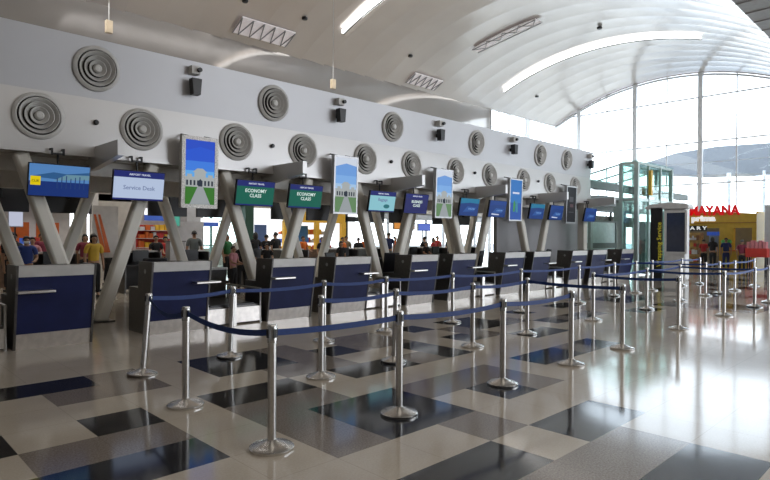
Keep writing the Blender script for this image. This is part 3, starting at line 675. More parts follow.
s2 = simple('shop_stall', 'red and orange goods stall with a blue and white sign left of the ornate poster', 'shop', [('back_panel', (8.3, 10.2, 22.6, 22.65, 0, 3.1), WHT), ('display_board', (8.4, 9.9, 22.0, 22.05, 1.1, 2.0), REDM), ('counter', (8.3, 10.1, 20.8, 21.3, 0, 1.0), WOODM), ('sign', (8.4, 9.6, 21.2, 21.26, 2.15, 2.35), NVY), ('sign_light', (8.4, 9.6, 21.2, 21.26, 2.36, 2.6), LITW)], (8.3, 22, 0))
shelf_goods(s2, 8.4, 9.9, 21.9, (1.15, 1.5, 1.8), [ORG, REDM, YEL, WHT], 'b')
tag(MB().box(10.2, 10.88, 21.6, 22.3, 0, 3.1).build('service_kiosk', mat('kiosk_pale', (.55, .56, .58), .5), origin=(10.5, 22, 0)), 'pale grey service kiosk block beside the green framed window', 'kiosk')
simple('service_kiosk', 'pale grey panelled kiosk with a blue and white sign under the ornate poster', 'kiosk', [('body', (8.9, 9.9, 19.6, 20.2, 0, 2.1), mat('kiosk_pale2', (.60, .60, .62), .5)), ('sign', (10.0, 10.7, 20.0, 20.05, 1.95, 2.1), NVY), ('sign_light', (10.0, 10.7, 20.0, 20.05, 2.1, 2.25), LITW), ('post', (10.05, 10.1, 20.02, 20.06, 0, 2.0), MULL)], (9.4, 19.9, 0))
s3 = simple('shop_stall', 'pale shop with blue window and dark green pillar seen right of the ornate poster', 'shop', [('pillar', (12.8, 13.2, 21.6, 22.1, 0, 3.1), mat('green_dark', (.02, .07, .045), .5)), ('back_panel', (13.2, 14.9, 22.4, 22.45, 0, 3.1), LITW), ('blue_window', (13.5, 14.1, 22.0, 22.05, 1.0, 2.1), mat('blue_window', (.10, .16, .34), .3)), ('counter', (13.3, 14.8, 21.2, 21.6, 0, 1.0), WHT)], (13.2, 22, 0))
s4 = simple('shop_stall', 'bright yellow framed shop behind the two green monitors', 'shop', [('back_panel', (14.95, 18.6, 23.4, 23.45, 0, 3.1), LITW), ('fascia', (14.95, 18.6, 21.9, 22.0, 2.25, 2.75), YEL), ('upper_beam', (14.95, 18.6, 21.95, 22.02, 2.75, 3.1), WHT), ('pillar', (14.95, 15.35, 21.85, 22.05, 0, 2.3), YEL), ('pillar', (16.75, 16.95, 21.85, 22.05, 0, 2.3), YEL), ('pillar', (18.35, 18.6, 21.85, 22.05, 0, 2.3), YEL), ('blue_board', (16.0, 16.6, 22.3, 22.35, 1.35, 2.1), mat('board_blue', (.05, .22, .55), .4)), ('counter', (15.4, 18.3, 21.0, 21.4, 0, 1.0), WOODM)], (15, 22, 0))
shelf_goods(s4, 15.5, 18.2, 23.2, (.9, 1.3, 1.7), GOODS, 'c')
simple('shop_stall', 'white doorway with dark frames right of the yellow shop', 'shop', [('door_frame', [(18.75, 18.85, 22.0, 22.1, 0, 3.0), (20.1, 20.2, 22.0, 22.1, 0, 3.0), (18.75, 20.2, 22.0, 22.1, 2.35, 2.6)], BLACKM), ('back_panel', (18.8, 20.2, 23.0, 23.05, 0, 3.0), LITW), ('picture', (19.2, 19.5, 22.9, 22.95, 1.3, 2.0), mat('pic_tan', (.3, .27, .2), .5))], (18.8, 22, 0))
# hanging signs in the hall
tag(MB().box(6.75, 7.0, 21.8, 22.0, 0, 3.1).build('wall_pillar', WHT, origin=(6.9, 21.9, 0)), 'white square pillar between the left stall and the striped banner', 'pillar')
bn = simple('striped_banner', 'white standing banner with orange stripes behind the service desk monitor', 'banner', [('panel', (5.5, 6.2, 17.6, 17.63, .95, 2.45), WHT), ('foot', (5.5, 6.2, 17.5, 17.75, 0, .04), BLACKM), ('pole', (5.83, 5.87, 17.63, 17.66, .03, 1.0), BLACKM)], (5.85, 17.6, 0))
mb = MB()
for k in range(2): mb.prism([(5.52+.12*k, 2.2), (5.58+.12*k, 2.2), (5.86+.12*k, 1.1), (5.74+.12*k, 1.1)], 'y', 17.592, 17.6)
mb.build('stripes', ORG, bn)
hs = simple('pole_screen', 'small teal screen on a pole below the ornate poster', 'screen', [('housing', (7.42, 7.82, 17.0, 17.05, 1.85, 2.45), GREYP), ('screen', (7.45, 7.79, 16.99, 17.0, 1.9, 2.2), em('tealscreen', (.10, .45, .34), .9)), ('upper_screen', (7.45, 7.79, 16.99, 17.0, 2.22, 2.42), em('greyscreen', (.2, .3, .32), .9)), ('pole', (7.6, 7.63, 17.05, 17.08, 0, 2.4), BLACKM)], (7.6, 17, 2.2))
simple('pole_notice', 'small white lit notice on a pole between the left columns', 'screen', [('housing', (3.05, 3.35, 15.6, 15.64, 1.78, 2.32), GREYP), ('screen', (3.06, 3.34, 15.59, 15.6, 1.8, 2.3), em('paper', (.55, .58, .72), 1)), ('pole', (3.18, 3.21, 15.64, 15.67, 0, 2.3), BLACKM)], (3.45, 15.6, 2))
simple('menu_board', 'small menu board on a pole with three orange lit pictures', 'sign', [('housing', (20.0, 21.55, 19.9, 19.96, 1.95, 2.4), WOODM), ('lit_picture', [(20.05+.5*k, 20.47+.5*k, 19.88, 19.9, 2.0, 2.35) for k in range(3)], em('menu', (.75, .30, .06), 1)), ('pole', (20.75, 20.8, 19.96, 20.01, 0, 2.35), BLACKM)], (20.7, 19.9, 2))
simple('pole_screen', 'small blue screen on a pole right of the orange menu board', 'screen', [('housing', (21.75, 22.75, 19.9, 19.96, 1.9, 2.3), GREYP), ('screen', (21.8, 22.7, 19.88, 19.9, 1.93, 2.27), em('periwinkle', (.14, .22, .75), .9)), ('pole', (22.2, 22.25, 19.96, 20.01, 0, 2.25), BLACKM)], (22.2, 19.9, 2))
simple('information_stand', 'grey upright steel cabinet between the rear counters left of centre', 'cabinet', [('body', (7.1, 7.55, 16.1, 16.4, 0, 1.42), mat('stand_grey', (.42, .40, .38), .4, .4)), ('top', (7.08, 7.57, 16.08, 16.42, 1.42, 1.45), DKSTEEL)], (7.3, 16.2, 0))

# ================================================================== RIGHT HAND END
# glass lift tower
GF = mat('lift_frame', (.46, .56, .54), .35, .4)
lf = root('glass_lift_tower', (25.8, 10.5, 0), 'tall green glass lift tower with slim frames and a yellow vertical sign', 'lift')
xa, xb, ya, yb = 23.9, 27.7, 9.7, 10.35
for j, (x, y, w) in enumerate([(xa, ya, .16), (xb, ya, .16), (xa, yb, .14), (xb, yb, .14), (25.1, ya, .10), (26.4, ya, .10)]):
    MB().box(x-w/2, x+w/2, y-w/2, y+w/2, 0, 4.72).build('post', GF, lf)
rf = MB(); rf.prism([(xa-.1, ya-.1), (xb+.1, ya-.1), (xb+.1, yb+.1), (xa-.1, yb+.1)], 'z', 4.76, 4.80); rf.build('glass_roof', GLASSG, lf)
ed = MB()
for p, q_ in [((xa, ya), (xb, ya)), ((xb, ya), (xb, yb)), ((xb, yb), (xa, yb)), ((xa, yb), (xa, ya))]:
    ed.bar((*p, 4.70), (*q_, 4.70), .08, .1); ed.bar((*p, 3.2), (*q_, 3.2), .06, .12)
ed.build('ring_beam', GF, lf)
gl = MB()
gl.box(xa, xb, ya-.01, ya, .1, 4.65); gl.box(xa-.01, xa, ya, yb, .1, 4.65); gl.box(xa, xb, yb, yb+.01, .1, 4.65); gl.box(xb, xb+.01, ya, yb, .1, 4.65); gl.build('glass_wall', GLASSG, lf)
MB().box(24.3, 27.3, 9.9, 10.2, 3.45, 3.75).build('lift_machinery', mat('machine_grey', (.16, .20, .20), .5), lf)
MB().box(25.2, 26.9, 9.85, 10.25, .05, 2.3).build('lift_car', mat('car_green', (.24, .31, .30), .3, .4), lf)
MB().box(24.9, 25.05, 9.5, 9.62, 3.4, 4.45).build('yellow_sign', mat('sign_yellow', (.75, .45, .04), .4), lf)
gc = MB(); gc.prism([(10.4, 4.66), (12.3, 4.22), (12.3, 4.25), (10.4, 4.69)], 'x', 23.9, 27.7); gc.build('side_canopy', GLASSG, lf)
gb = MB(); [gb.bar((x, 10.4, 4.68), (x, 12.3, 4.24), .06, .06) for x in (23.9, 25.8, 27.7)]; gb.bar((23.9, 12.3, 4.24), (27.7, 12.3, 4.24), .06, .06); gb.build('canopy_frame', GF, lf)
# footbridge and glazed counters left of the lift
MEZ = mat('mezzanine_paint', (.17, .21, .20), .5)
simple('footbridge', 'dark green grey footbridge beams running behind the lift tower', 'bridge', [('lower_beam', (24.5, 38.0, 14.2, 14.6, 3.1, 3.45), MEZ), ('upper_beam', (24.5, 38.0, 12.3, 12.6, 3.9, 4.25), MEZ), ('deck', (26.0, 38.0, 12.3, 14.6, 3.45, 3.6), MEZ), ('column', (30.0, 30.4, 13.0, 13.4, 0, 3.5), GF), ('column', (36.0, 36.4, 13.0, 13.4, 0, 3.5), GF)], (31, 13.4, 0))
simple('grey_beam_box', 'grey box beam end sticking out right of the bulkhead', 'beam', [('casing', (24.6, 27.2, 12.0, 12.4, 3.1, 3.5), mat('beam_grey', (.33, .32, .34), .5)), ('post', (24.9, 25.1, 12.15, 12.3, 0, 3.1), GF)], (26, 12.2, 0))
FROST = mat('frosted_glass', (.66, .80, .78), .25, coat=.3)
simple('glass_partition', 'pale green frosted glass partition between bulkhead end and lift tower', 'partition', [('frosted_panel', (24.4, 28.4, 12.55, 12.6, 1.35, 2.35), FROST), ('lower_panel', (24.4, 28.4, 12.55, 12.6, .1, 1.1), FROST), ('rail', [(24.4, 28.4, 12.5, 12.65, 2.35, 2.42), (24.4, 28.4, 12.5, 12.65, 1.1, 1.35), (24.4, 24.5, 12.5, 12.65, 0, 2.4), (28.3, 28.4, 12.5, 12.65, 0, 2.4)], MEZ)], (26, 12.6, 0))
simple('upper_gallery', 'dark gallery railing and clutter above the frosted partition', 'railing', [('rail', [(24.8, 34, 13.6, 13.66, 2.95, 3.02), (24.8, 34, 13.6, 13.66, 2.45, 2.5)], MEZ), ('panel', (24.8, 34, 13.7, 13.75, 2.2, 2.75), mat('clutter', (.15, .16, .13), .6, noise=(3, .6))), ('upright', [(24.8+1.8*k, 24.9+1.8*k, 13.6, 13.7, 0, 3.0) for k in range(6)], MEZ)], (29, 13.6, 0))
# white kiosk with black vertical banner
kw = mat('kiosk_white', (.70, .70, .69), .35)
kx = 23.3
kk = root('white_kiosk', (kx, 8.2, 0), 'white kiosk with rounded roof and a large dark framed window', 'kiosk')
MB().box(kx, 23.75, 7.62, 8.42, 0, 2.72).build('body', kw, kk, bevel=.05)
MB().prism([(7.5, 2.72), (9.05, 2.72), (9.1, 2.80), (8.9, 2.90), (8.2, 2.97), (7.6, 2.92), (7.48, 2.82)], 'x', kx-.12, 23.8).build('roof', kw, kk, bevel=.02)
wfm = MB(); 
for b in [(kx-.05, kx, 7.56, 7.63, 1.0, 2.65), (kx-.05, kx, 8.30, 8.38, 1.0, 2.65), (kx-.05, kx, 7.63, 8.30, 2.57, 2.65), (kx-.05, kx, 7.63, 8.30, 1.0, 1.08)]: wfm.box(*b)
wfm.build('window_frame', kw, kk)
MB().box(kx-.02, kx, 7.63, 8.30, 1.08, 2.57).build('window_pane', mat('kiosk_glass', (.05, .06, .10), .12, coat=.4), kk)
vb = root('vertical_banner', (kx-.1, 8.65, 0), 'tall black banner with yellow vertical lettering beside the white kiosk', 'banner')
MB().box(kx-.12, kx-.04, 8.44, 8.86, 0, 2.78).build('panel', mat('banner_black', (.015, .015, .015), .4), vb)
text('lettering', 'Wrapping Service', .24, mat('gold_lettering', (.55, .48, .05), .5, emit=(.5, .42, .02), es=.3), vb, (-.025, -.12, 1.35), rot=(PI/2, -PI/2, -PI/2), ext=.003, bold=.002)
# exterior canopy seen through the end glass
cp = MB(); cp.prism([(9.0, 6.2), (-6, 6.0), (-6, 8.0), (9, 8.35), (13.5, 8.5), (16.5, 8.3), (19.3, 7.6), (20.3, 7.15), (19, 6.9), (15, 6.45)], 'x', 48, 50.5)
cb_ = cp.build('outdoor_canopy', mat('canopy_grey', (.22, .225, .24), .6), origin=(49, 8, 6)); tag(cb_, 'broad grey outdoor canopy with a rounded end seen through the end glass', 'canopy')
for i, y in enumerate([-2, 3.0, 7.6, 9.0, 10.4, 12.6]):
    c = MB().tube([(47.5, y, 0), (47.5, y, 6.4)], .14 if i % 2 else .09, 10).build('canopy_post', MULL, origin=(47.5, y, 0)); tag(c, 'slim pale post under the outdoor canopy, %s from the right' % ordn(i), 'post', 'posts under the outdoor canopy')
trs = MB()
for k in range(9):
    y = 10.8-1.6*k
    trs.tube([(47.0, y, 6.0), (47.0, y-.8, 5.2), (47.0, y-1.6, 6.0)], .04, 6)
trs.tube([(47, 10.8, 5.2), (47, -4, 5.0)], .05, 6); trs.tube([(47, 10.8, 6.0), (47, -4, 5.9)], .05, 6); tag(trs.build('canopy_truss', MULL, origin=(47, 4, 5.2)), 'thin steel truss hung below the outdoor canopy', 'truss')
struct(MB().box(39.6, 160, -80, 80, -.1, -.02).build('ground', mat('forecourt', (.42, .42, .41), .8)))
struct(MB().box(-12, 39.6, 22.4, 60, -.1, -.02).build('trim_7', mat('apron', (.40, .40, .39), .8)))
# yellow shop at the far end
SX = 34.0
sh = root('yellow_shop', (SX, 9.6, 0), 'yellow shop front with red letters along its roof', 'shop')
SY = mat('shop_mustard', (.62, .40, .05), .5); SYD = mat('shop_mustard_band', (.40, .17, .04), .5)
MB().box(SX, SX+.3, 7.75, 12.2, 2.15, 2.82).build('fascia', SY, sh)
MB().prism([(7.75, 2.82), (12.2, 2.82), (12.2, 3.02), (10.0, 3.06), (7.75, 2.88)], 'x', SX+.05, SX+.3).build('parapet', SY, sh)
MB().box(SX-.03, SX, 7.75, 12.2, 2.40, 2.44).build('trim_band', SYD, sh)
MB().box(SX, SX+.3, 8.78, 9.45, 0, 2.15).build('pillar', SY, sh)
MB().box(SX, SX+.3, 7.75, 7.95, 0, 2.15).build('pillar', SY, sh)
MB().box(SX+.3, SX+3.5, 7.75, 7.85, 0, 3.0).build('side_wall', SY, sh)
MB().box(SX+3.4, SX+3.5, 7.75, 12.2, 0, 3.0).build('back_wall', mat('shop_inside', (.16, .13, .09), .6), sh)
MB().box(SX-.04, SX, 10.05, 11.6, 2.0, 2.28).build('sign_board', BLACK, sh)
MB().box(SX, SX+.1, 9.45, 10.05, 1.75, 1.95).build('blue_sign', NVY, sh)
MB().box(SX, SX+.05, 9.5, 9.95, .9, 1.95).build('poster', mat('pale_blue', (.25, .32, .45), .5), sh)
RED = mat('red_letters', (.75, .01, .015), .4, emit=(.9, .005, .01), es=.25)
WL = mat('white_letters', (.85, .85, .85), .4, emit=(1, 1, 1), es=.5)
rz = (PI/2, 0, -PI/2)
def lx(px_y): return px_y
text('red_lettering', 'RAMAYANA', .68, RED, sh, (-.0, .50, 3.06), rot=rz, ext=.05, bold=.03, sx=.85)
text('white_lettering', 'prima', .42, WL, sh, (-.06, .62, 2.66), rot=rz, ext=.02, bold=.025, sx=1.2)
text('board_lettering', 'B A R Y', .26, WL, sh, (-.06, 1.0, 2.14), rot=rz, ext=.01, bold=.008, sx=1.3)
sg = root('goods_display', (33.3, 10.5, 0), 'brown wooden goods display filled with colourful packets in front of the yellow shop', 'display')
MB().box(33.3, 33.8, 10.15, 11.3, 0, 1.9).build('cabinet', mat('cabinet_gold', (.42, .25, .08), .5, noise=(5, .4)), sg)
gm = [mat('pack_gold', (.6, .36, .08), .5), REDM, mat('pack_brown', (.2, .09, .04), .5), WHT, ORG]
mb = MB(); rnd = random.Random(3)
for z in (.35, .75, 1.15, 1.5):
    y = 10.2
    while y < 11.2:
        w = rnd.uniform(.08, .2); mb.box(33.2, 33.3, y, y+w*.8, z, z+rnd.uniform(.12, .26), rnd.randrange(5)); y += w
g = mb.build('packets', gm, sg); g['kind'] = 'stuff'
simple('shop_counter', 'orange and yellow till counter right of the shop pillar', 'counter', [('front', (33.2, 33.3, 7.95, 8.9, 0, .95), SY), ('top', (33.15, 33.8, 7.9, 8.95, .95, 1.0), ORG), ('body', (33.3, 33.8, 7.95, 8.9, 0, .95), ORG)], (33.5, 8.4, 0))
tag(MB().lathe([(0, 1.30), (.2, 1.32), (.26, 1.42), (.18, 1.54), (0, 1.56)], 14, M=Matrix.Translation((33.4, 8.95, 0))).tube([(33.4, 8.95, 0), (33.4, 8.95, 1.35)], .03, 6).build('green_round_sign', mat('leaf_green', (.08, .42, .06), .5), origin=(33.4, 8.95, 0)), 'bright green round sign above the till counter', 'sign')
# grey wall box at the right edge
gw = simple('grey_service_block', 'pale grey service block at the right edge beside the yellow shop', 'block', [('body', (31.0, 36.0, 4.0, 6.75, 0, 3.15), mat('block_grey', (.50, .50, .51), .5)), ('panel', (30.95, 31.0, 5.9, 6.35, 1.6, 2.1), mat('panel_grey', (.36, .36, .38), .5)), ('hatch', (30.95, 31.0, 5.75, 6.15, 2.35, 2.75), BLACK)], (33, 5.5, 0))
simple('red_trolley_display', 'red and pink packet display in front of the grey service block', 'display', [('bin', (30.3, 30.8, 6.5, 7.35, .75, 1.15), REDM), ('packets', [(30.35, 30.75, 6.55+.16*k, 6.67+.16*k, 1.15, 1.45+.06*(k % 2)) for k in range(5)], mat('pink', (.62, .22, .24), .5)), ('leg', (30.35, 30.4, 6.55, 6.6, 0, .75), BLACKM), ('leg', (30.7, 30.75, 7.25, 7.3, 0, .75), BLACKM), ('leg', (30.7, 30.75, 6.55, 6.6, 0, .75), BLACKM), ('leg', (30.35, 30.4, 7.25, 7.3, 0, .75), BLACKM)], (30.5, 6.9, 0))

# ================================================================== PEOPLE
SKIN = mat('skin', (.36, .20, .12), .55)
HAIR = mat('hair', (.012, .010, .010), .5)
def skin_mesh(name, verts, edges, radii, rootv=0, sub=1):
    me = bpy.data.meshes.new(name); me.from_pydata(verts, edges, []); o = bpy.data.objects.new(name, me); COL.objects.link(o)
    md = o.modifiers.new('s', 'SKIN'); md.use_smooth_shade = True
    for v, r in zip(me.skin_vertices[0].data, radii): v.radius = (r, r) if not isinstance(r, tuple) else r
    me.skin_vertices[0].data[rootv].use_root = True
    sb = o.modifiers.new('u', 'SUBSURF'); sb.levels = sub; sb.render_levels = sub
    bpy.context.view_layer.update()
    out = bpy.data.meshes.new_from_object(o.evaluated_get(bpy.context.evaluated_depsgraph_get())); out.name = name
    bpy.data.objects.remove(o); bpy.data.meshes.remove(me)
    for p in out.polygons: p.use_smooth = True
    return out
def person_meshes(pose):
    """local frame: facing -Y, feet at z=0, height about 1.63"""
    H = {}
    def arm(s):
        if pose == 'reach' : return [(s*.175, 0, 1.34), (s*.22, -.06, 1.10), (s*.16, -.28, 1.03), (s*.15, -.34, 1.03)]
        if pose == 'phone' and s > 0: return [(s*.175, 0, 1.34), (s*.23, -.05, 1.10), (s*.12, -.22, 1.25), (s*.10, -.26, 1.30)]
        return [(s*.175, 0, 1.34), (s*.225, .02, 1.07), (s*.22, -.05, .84), (s*.22, -.06, .78)]
    step = {'walk': .14}.get(pose, .02)
    v = [(0, 0, .90), (0, .01, 1.05), (0, 0, 1.25), (0, 0, 1.36), (0, -.005, 1.42), (0, -.02, 1.47)]
    r = [.13, .115, .125, .085, .05, .055]; e = [(0, 1), (1, 2), (2, 3), (3, 4), (4, 5)]
    r[0] = (.145, .10); r[1] = (.125, .09); r[2] = (.15, .10); r[3] = (.10, .07)
    v += [(0, -.02, 1.535), (0, -.01, 1.60)]; r += [(.075, .092), (.06, .07)]; e += [(5, 6), (6, 7)]
    hands = []
    for s in (-1, 1):
        a = arm(s); i = len(v); v += a; r += [.052, .042, .028, .03]; e += [(3, i), (i, i+1), (i+1, i+2), (i+2, i+3)]
        d = (Vector(a[3])-Vector(a[2])).normalized(); sd = Vector((0, 1, 0)) if abs(d.z) > .6 else Vector((1, 0, 0)); sd = (sd-d*sd.dot(d)).normalized()
        base = i+3
        for k, L in enumerate((.065, .075, .07, .055)):
            off = sd*(.027-.018*k); p1 = Vector(a[3])+off+d*.03; p2 = p1+d*L*.55+Vector((-s*.006, 0, 0)); p3 = p2+d*L*.45+Vector((-s*.014, 0, 0))
            j = len(v); v += [tuple(p1), tuple(p2), tuple(p3)]; r += [.010, .009, .007]; e += [(base, j), (j, j+1), (j+1, j+2)]
        t1 = Vector(a[3])+sd*.035+d*.0; t2 = t1+sd*.025+d*.03
        j = len(v); v += [tuple(t1), tuple(t2)]; r += [.012, .009]; e += [(base, j), (j, j+1)]
        f = -step*s; i = len(v)
        v += [(s*.085, 0, .84), (s*.095, f*.6-.01, .47), (s*.10, f+.02, .09), (s*.11, f-.10, .04)]; r += [.085, .058, .04, .038]; e += [(0, i), (i, i+1), (i+1, i+2), (i+2, i+3)]
    H['body'] = skin_mesh('body', v, e, r)
    # shirt: torso with short sleeves
    sv = [(0, 0, .90), (0, .01, 1.05), (0, 0, 1.25), (0, 0, 1.385)]; sr = [(.165, .12), (.145, .11), (.168, .118), (.11, .075)]; se = [(0, 1), (1, 2), (2, 3)]
    for s in (-1, 1):
        a = arm(s); i = len(sv); mid = Vector(a[0]).lerp(Vector(a[1]), .75); sv += [a[0], tuple(mid)]; sr += [.07, .058]; se += [(3, i), (i, i+1)]
    H['shirt'] = skin_mesh('shirt', sv, se, sr)
    tv = [(0, 0, .95), (0, 0, .86)]; tr = [(.158, .115), (.15, .115)]; te = [(0, 1)]
    for s in (-1, 1):
        f = -step*s; i = len(tv); tv += [(s*.088, 0, .78), (s*.095, f*.6-.01, .47), (s*.10, f+.02, .11)]; tr += [.095, .07, .055]; te += [(1, i), (i, i+1), (i+1, i+2)]
    H['trousers'] = skin_mesh('trousers', tv, te, tr)
    def blob(c, rad, zmin=-9, cut=None, n=14):
        bm = bmesh.new(); bmesh.ops.create_uvsphere(bm, u_segments=n, v_segments=n, radius=1)
        kill = [vv for vv in bm.verts if cut and cut(vv.co)]
        bmesh.ops.delete(bm, geom=kill, context='VERTS')
        for vv in bm.verts: vv.co = Vector((vv.co.x*rad[0]+c[0], vv.co.y*rad[1]+c[1], vv.co.z*rad[2]+c[2]))
        me = bpy.data.meshes.new('x'); bm.to_mesh(me); bm.free()
        for p in me.polygons: p.use_smooth = True
        return me
    H['hair'] = blob((0, .005, 1.565), (.085, .103, .098), cut=lambda c: c.y < -.35 and c.z < .45 or c.z < -.35)
    H['long_hair'] = blob((0, .02, 1.53), (.095, .105, .155), cut=lambda c: c.y < -.3 and c.z < .55)
    f = MB()
    for s in (-1, 1):
        f.lathe([(0, 0), (.009, 0), (.009, .008), (0, .011)], 8, M=Matrix.Translation((s*.028, -.108, 1.545)) @ Matrix.Rotation(PI/2, 4, 'X'))
        f.lathe([(0, 0), (.018, 0), (.014, .016), (0, .02)], 8, M=Matrix.Translation((s*.078, -.005, 1.535)) @ Matrix.Rotation(s*PI/2, 4, 'Y'), mi=1)
    f.add([(-.013, -.100, 1.512), (.013, -.100, 1.512), (0, -.135, 1.517), (0, -.105, 1.55)], [(0, 1, 2), (0, 2, 3), (2, 1, 3), (0, 3, 1)], 1)
    f.box(-.022, .022, -.112, -.09, 1.487, 1.494, 2)
    fo = f.build('face', [HAIR, SKIN, mat('lips', (.28, .08, .07), .5)]); H['face'] = fo.data; bpy.data.objects.remove(fo)
    shv = MB()
    for s in (-1, 1):
        ff_ = -step*s; shv.prism([(s*.11-.045, ff_+.07), (s*.11+.045, ff_+.07), (s*.11+.05, ff_-.12), (s*.11+.02, ff_-.19), (s*.11-.02, ff_-.19), (s*.11-.05, ff_-.12)], 'z', 0, .07)
    so = shv.build('shoes', BLACK); H['shoes'] = so.data; bpy.data.objects.remove(so)
    H['body'].materials.clear(); H['body'].materials.append(SKIN)
    return H
POSES = {p: person_meshes(p) for p in ('stand', 'reach', 'phone', 'walk')}
def cloth(name, c): return mat('cloth_'+name, c, .85)
CL = dict(navy=(.02, .03, .10), blue=(.03, .06, .25), pink=(.50, .22, .24), orange=(.75, .17, .02), black=(.012, .012, .014), grey=(.13, .15, .15), green=(.03, .16, .05), red=(.45, .03, .03), yellow=(.62, .40, .05), white=(.7, .7, .68), khaki=(.22, .19, .12), maroon=(.22, .03, .06))
def person(x, y, rz, pose, shirt, trousers, label, long_hair=False, mask=False, sc=1.0, group=None):
    o = root('person', (x, y, 0), label, 'person', group, rz); o.scale = (sc,)*3
    H = POSES[pose]
    def kid(n, key, mt=None):
        c = bpy.data.objects.new(n, H[key]); COL.objects.link(c); c.parent = o
        if mt:
            if not H[key].materials: H[key].materials.append(mt)
            c.material_slots[0].link = 'OBJECT'; c.material_slots[0].material = mt
        return c
    kid('body', 'body'); kid('face', 'face'); kid('shirt', 'shirt', cloth(shirt, CL[shirt])); kid('trousers', 'trousers', cloth(trousers, CL[trousers])); kid('hair', 'long_hair' if long_hair else 'hair', HAIR); kid('shoes', 'shoes')
    if mask:
        mb = MB(); mb.prism([(-.06, 1.47), (.06, 1.47), (.07, 1.53), (-.07, 1.53)], 'y', -.13, -.06); mb.build('face_mask', cloth('white', CL['white']), o, bevel=.02)
    return o
person(3.25, 16.1, R(10), 'stand', 'black', 'black', 'person in black standing at the left edge beside the masked one')
person(3.45, 15.75, R(-10), 'reach', 'blue', 'black', 'person in a dark blue shirt wearing a white face mask', mask=True, sc=.95)
person(4.15, 18.3, R(0), 'reach', 'pink', 'black', 'person in a pink top behind the left rear counter', sc=.93)
person(4.6, 19.2, R(0), 'stand', 'maroon', 'black', 'person in maroon standing behind the one in pink', sc=1.0)
person(4.95, 15.75, R(5), 'stand', 'yellow', 'black', 'person with long hair in a yellow jacket with white front', long_hair=True, sc=.98)
person(3.75, 18.9, R(15), 'stand', 'black', 'black', 'person in black in the queue behind the pink top', sc=1.02)
person(5.6, 18.6, R(-15), 'stand', 'maroon', 'black', 'person in maroon with long hair left of the striped banner', long_hair=True, sc=.98)
person(6.6, 19.4, R(10), 'walk', 'khaki', 'black', 'person in khaki walking before the white square pillar', sc=1.0)
person(7.9, 19.0, R(0), 'reach', 'black', 'black', 'person in black before the red and orange goods stall', sc=.97)
person(8.35, 19.3, R(0), 'stand', 'red', 'black', 'person in red before the red and orange goods stall', sc=.95)
person(9.6, 16.0, R(20), 'reach', 'navy', 'black', 'short person in navy behind the grey steel cabinet', sc=.84)
person(10.3, 16.05, R(-20), 'reach', 'black', 'black', 'low dark figure right of the small crowd left of centre', sc=.82)
person(13.4, 16.0, R(0), 'stand', 'black', 'black', 'person in black close behind the fourth counter', long_hair=True, sc=.86)
person(9.0, 18.5, R(160), 'stand', 'grey', 'black', 'person in grey seen from behind near the green framed window', sc=1.07)
person(8.1, 14.3, R(30), 'reach', 'pink', 'black', 'person in pink bending over beside the small crowd left of centre', sc=.8)
person(8.55, 14.6, R(-30), 'reach', 'black', 'black', 'person in black within the small crowd left of centre', sc=.86)
person(9.9, 17.9, R(20), 'stand', 'green', 'black', 'person in a green top behind the small crowd', sc=1.0)
person(11.8, 19.2, R(180), 'stand', 'black', 'black', 'person in black alone left of the standing pair', long_hair=True, sc=1.04)
person(12.3, 19.2, R(170), 'stand', 'black', 'khaki', 'shorter dark clothed person of the pair facing away', sc=1.0)
person(12.65, 19.1, R(190), 'stand', 'black', 'black', 'taller dark clothed person of the pair facing away', sc=1.06)
person(13.9, 19.0, R(10), 'reach', 'orange', 'black', 'person in an orange shirt before the blue board of the yellow shop', sc=.97)
person(14.4, 18.4, R(0), 'walk', 'black', 'black', 'person in black walking right of the orange shirt', sc=.95)
person(14.85, 18.8, R(-20), 'phone', 'maroon', 'black', 'person in maroon with long hair holding a phone near the yellow shop', long_hair=True, sc=.95)
person(16.0, 19.0, R(20), 'reach', 'orange', 'black', 'person in orange leftmost of the group below the second poster', sc=.95)
person(16.45, 19.3, R(-20), 'stand', 'khaki', 'black', 'person in khaki between the orange shirts below the second poster', sc=.98)
person(16.9, 19.0, R(160), 'stand', 'black', 'black', 'person in black right of the khaki one below the second poster', sc=.94)
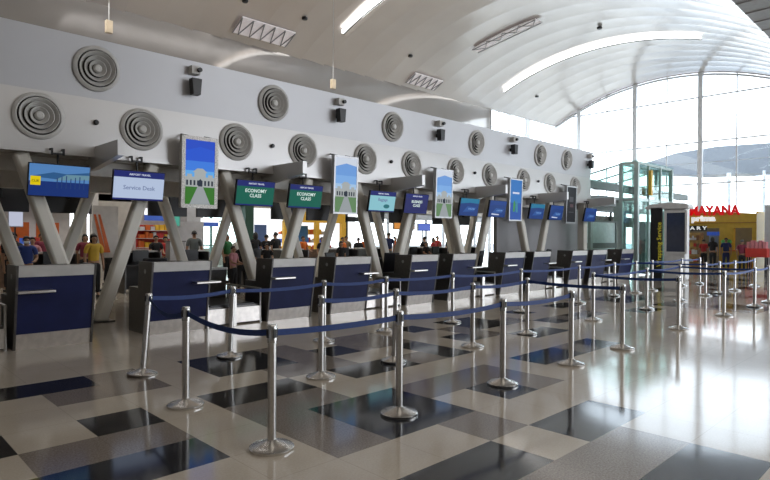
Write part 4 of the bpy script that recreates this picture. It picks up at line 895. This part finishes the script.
person(17.35, 19.1, R(0), 'reach', 'orange', 'navy', 'person in orange rightmost of the group below the second poster', sc=.97)
person(15.3, 19.2, R(15), 'reach', 'orange', 'black', 'person in orange beside the yellow pillar right of the one holding a phone', sc=.93)
person(10.9, 18.9, R(-10), 'stand', 'white', 'black', 'person in a white top right of the green topped one', sc=.97)
person(18.0, 16.0, R(0), 'reach', 'black', 'black', 'low figure in black behind the fifth counter desk area', sc=.84)
person(18.5, 18.7, R(150), 'walk', 'navy', 'grey', 'tall person in a navy shirt left of the violet monitor column', sc=1.08)
person(19.2, 19.0, R(30), 'stand', 'orange', 'orange', 'person in orange overalls beside the tall navy shirt', sc=.98)
person(19.6, 17.5, R(180), 'reach', 'black', 'black', 'person in black working at a rear counter below the orange menu board', sc=.98)
person(20.7, 17.9, R(10), 'phone', 'red', 'black', 'person in red left of the one in dark red at the rear counters', long_hair=True, sc=.94)
person(21.2, 18.1, R(-10), 'stand', 'red', 'black', 'person in a plain red shirt right of the menu board', sc=1.0)
person(22.2, 18.2, R(0), 'stand', 'grey', 'black', 'person in grey between the slanted columns below the slim poster', sc=1.0)
person(33.0, 9.9, R(100), 'stand', 'red', 'black', 'person in red facing the goods display of the yellow shop', sc=.93)
person(32.4, 9.3, R(80), 'phone', 'black', 'black', 'person in black beside the one in red at the yellow shop', long_hair=True, sc=1.0)
person(32.6, 8.75, R(-80), 'stand', 'navy', 'navy', 'person in dark blue in front of the yellow shop pillar', sc=.98)
person(30.4, 7.5, R(90), 'stand', 'maroon', 'black', 'person in maroon beside the red and pink packet display', sc=.93)

for i, (x, y, z) in enumerate([(6.06, 18.0, 7.79), (14.61, 18.0, 7.71)]):
    o = root('hanging_sensor', (x, y, z), 'tiny beige sensor on a thin wire under the vault, %s' % ('left one' if i == 0 else 'right one'), 'sensor')
    MB().box(x-.09, x+.09, y-.07, y+.07, z-.18, z+.18).build('sensor_box', mat('sensor_beige', (.62, .52, .38), .5), o)
    MB().tube([(x, y, z+.18), (x, y, vz(y)-.05)], .012, 5).build('wire', MULLT, o)
